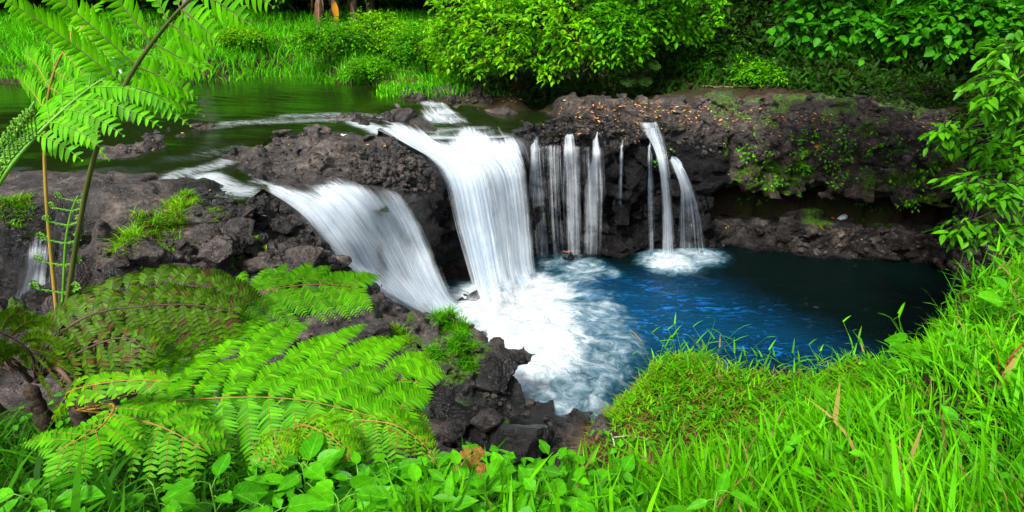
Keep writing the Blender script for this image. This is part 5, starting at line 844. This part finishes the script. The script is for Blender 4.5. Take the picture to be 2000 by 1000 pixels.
for px, py, L, cc, lab in FL:
    p, nr = hit(px, py); m = MB(); inst(m, BIG_V, BIG_Q, BIG_T, (p + nr * .03)[None], np.array([(.8, -.3, -.2)]) if py > 280 else rng.normal(0, 1, (1, 3)) * np.array((1, 1, .1)), nr, L * .5, L); o = m.build('fallen_leaf', leaf_mat('leaf_colour', tuple(.8 * c_ for c_ in cc), cc, .2, .5, .3)); place(o, p); tag(o, lab, 'leaf')
o = None; p, _ = hit(1643, 430); th_ = np.linspace(0, 2 * pi, 14, endpoint=False); m = MB(); tube(m, spline([p + (-.10, 0, .02), p + (-.03, -.01, .05), p + (.06, 0, .08), p + (.11, .01, .05)], 10), np.array([.02, .035, .045, .055, .062, .068, .07, .066, .05, .025]), 0, 12); o = m.build('pale_stone', plain_mat('white_stone', (.55, .58, .62), (.75, .77, .8), 8, .6, .2)); place(o, p); tag(o, "small white stone at the back of the low right ledge", 'stone')
def stick(pts, r0, r1, label, name='branch', mat=DEADWOOD, lift=.02):
    w_ = spline([hit(*q)[0] + np.array((0, 0, lift)) for q in pts], 24); w_ += np.stack((0 * w_[:, 0], 0 * w_[:, 0], .5 * r0 * np.sin(np.arange(24) * 1.7)), -1); m = MB(); tube(m, w_, r0, r1, 7, .3); k = w_[14]; tube(m, spline([k, k + (.12, -.05, .05), k + (.22, -.06, .04)], 6), r1, r1 * .4, 5); o = m.build(name, mat); place(o, w_[0]); return tag(o, label, 'branch')
stick([(1330,160),(1380,170),(1440,171),(1510,168)], .03, .015, "long bare branch lying at the back of the leaf strewn ledge", mat=plain_mat('bare_branch', (.10, .06, .04), (.20, .13, .09), 12, .8, .5))
stick([(905,125),(960,138),(1010,140),(1050,128)], .06, .04, "dark fallen limb under the yellow green tree")
stick([(900,112),(915,130),(925,150)], .035, .02, "short stump of dead wood at the end of the far bank")
stick([(478,420),(492,424),(506,437)], .009, .005, "thin pale twig on the dark stones beside the sloping cascade", 'twig', plain_mat('pale_twig', (.30, .22, .18), (.45, .36, .3), 12, .7, .2))
stick([(1085,495),(1110,493),(1140,490)], .03, .02, "reddish stick lodged behind the bright middle trickles", mat=plain_mat('red_stick', (.12, .04, .02), (.22, .09, .05), 12, .7, .4))
stick([(1180,838),(1188,850),(1196,868),(1200,885)], .008, .004, "pale dry roots hanging from the left end of the grass mound", 'root', plain_mat('pale_root', (.30, .22, .16), (.5, .4, .32), 12, .8, .2), .05)
stick([(780,143),(800,146),(820,150)], .02, .01, "pale driftwood stick in the dry grass at the stream's edge", mat=plain_mat('drift', (.25, .2, .17), (.4, .33, .28), 12, .8, .3), lift=.1)
# leaning pale stake that stands in the stream
p = at_z(252, 170, 2.9); m = MB(); tube(m, spline([p + (0, 0, -.4), p + (-.12, 0, .35), p + (-.26, 0, .85)], 12), .05, .042, 9, .1); tube(m, [p + (-.255, 0, .84), p + (-.27, 0, .88)], .05, .03, 9); o = m.build('stake', plain_mat('pale_stake', (.45, .45, .5), (.65, .65, .7), 8, .7, .3)); place(o, p); tag(o, "thin pale stake leaning out of the stream behind the tall fern stalk", 'stake')
# blades of other colour in the right hand grass
for px, py, D, col_, lab in [(1880,675,3.0,(.55,.08,.16),"pink grass spike on the right bank"),(1800,745,2.9,(.30,.02,.03),"dark red blade arching in the grass of the right bank"),(1403,920,2.1,(.60,.18,.16),"upright pink stem in the bright grass"),(1990,650,2.7,(.25,.03,.02),"dark red blade at the right edge of the bank")]:
    c = at_y(px, py, D); g = min(drop(c[0], c[1], 8), c[2] - .1); m = MB(); e = c + ((.10, 0, -.06) if 'arching' in lab or 'edge' in lab else (.01, 0, .04)); blades(m, np.array([(c[0] - .03, c[1], g)]), np.array([c[2] - g + .06]), np.array([.012]), np.array([.5]), np.array([2.5]), 5); blades(m, np.array([(c[0] - .02, c[1], g)]), np.array([c[2] - g]), np.array([.010]), np.array([.7]), np.array([.5]), 5); o = m.build('grass_spike', leaf_mat('red_blade', tuple(.7 * q for q in col_), col_, .25, .5, .3)); place(o, (c[0], c[1], g)); tag(o, lab, 'grass')
print('far', round(time.time() - T_START, 1))
# ------------------------------------------------------------------ light
w = bpy.data.worlds.new("World"); sc.world = w; w.use_nodes = True; nt = w.node_tree; bg = nt.nodes['Background']
sky = nt.nodes.new('ShaderNodeTexSky'); sky.sky_type = 'NISHITA'; sky.sun_disc = False; SUN_E, SUN_R = math.radians(50), math.radians(208)
sky.sun_elevation = SUN_E; sky.sun_rotation = SUN_R; sky.dust_density = 4.0; sky.ozone_density = 1.0; sky.air_density = 1.0
hs = nt.nodes.new('ShaderNodeHueSaturation'); hs.inputs['Saturation'].default_value = 0.45; nt.links.new(sky.outputs[0], hs.inputs['Color']); nt.links.new(hs.outputs[0], bg.inputs[0]); bg.inputs[1].default_value = 0.10
sd = bpy.data.lights.new('sun', 'SUN'); sun = bpy.data.objects.new('sun', sd); COL.objects.link(sun); sd.energy = 2.4; sd.angle = math.radians(10); sd.color = (1, .96, .88)
dirv = Vector((math.sin(SUN_R) * math.cos(SUN_E), math.cos(SUN_R) * math.cos(SUN_E), math.sin(SUN_E)))
sun.rotation_euler = dirv.to_track_quat('Z', 'Y').to_euler()
sc.view_settings.view_transform = 'Standard'; sc.view_settings.look = 'None'; sc.view_settings.exposure = 1.25; sc.view_settings.gamma = 1
c = sc.cycles; c.max_bounces = 8; c.transparent_max_bounces = 24; c.diffuse_bounces = 3; c.glossy_bounces = 3; c.transmission_bounces = 4; c.caustics_reflective = False; c.caustics_refractive = False
c.use_denoising = True; c.sample_clamp_indirect = 6
print('script', round(time.time() - T_START, 1))
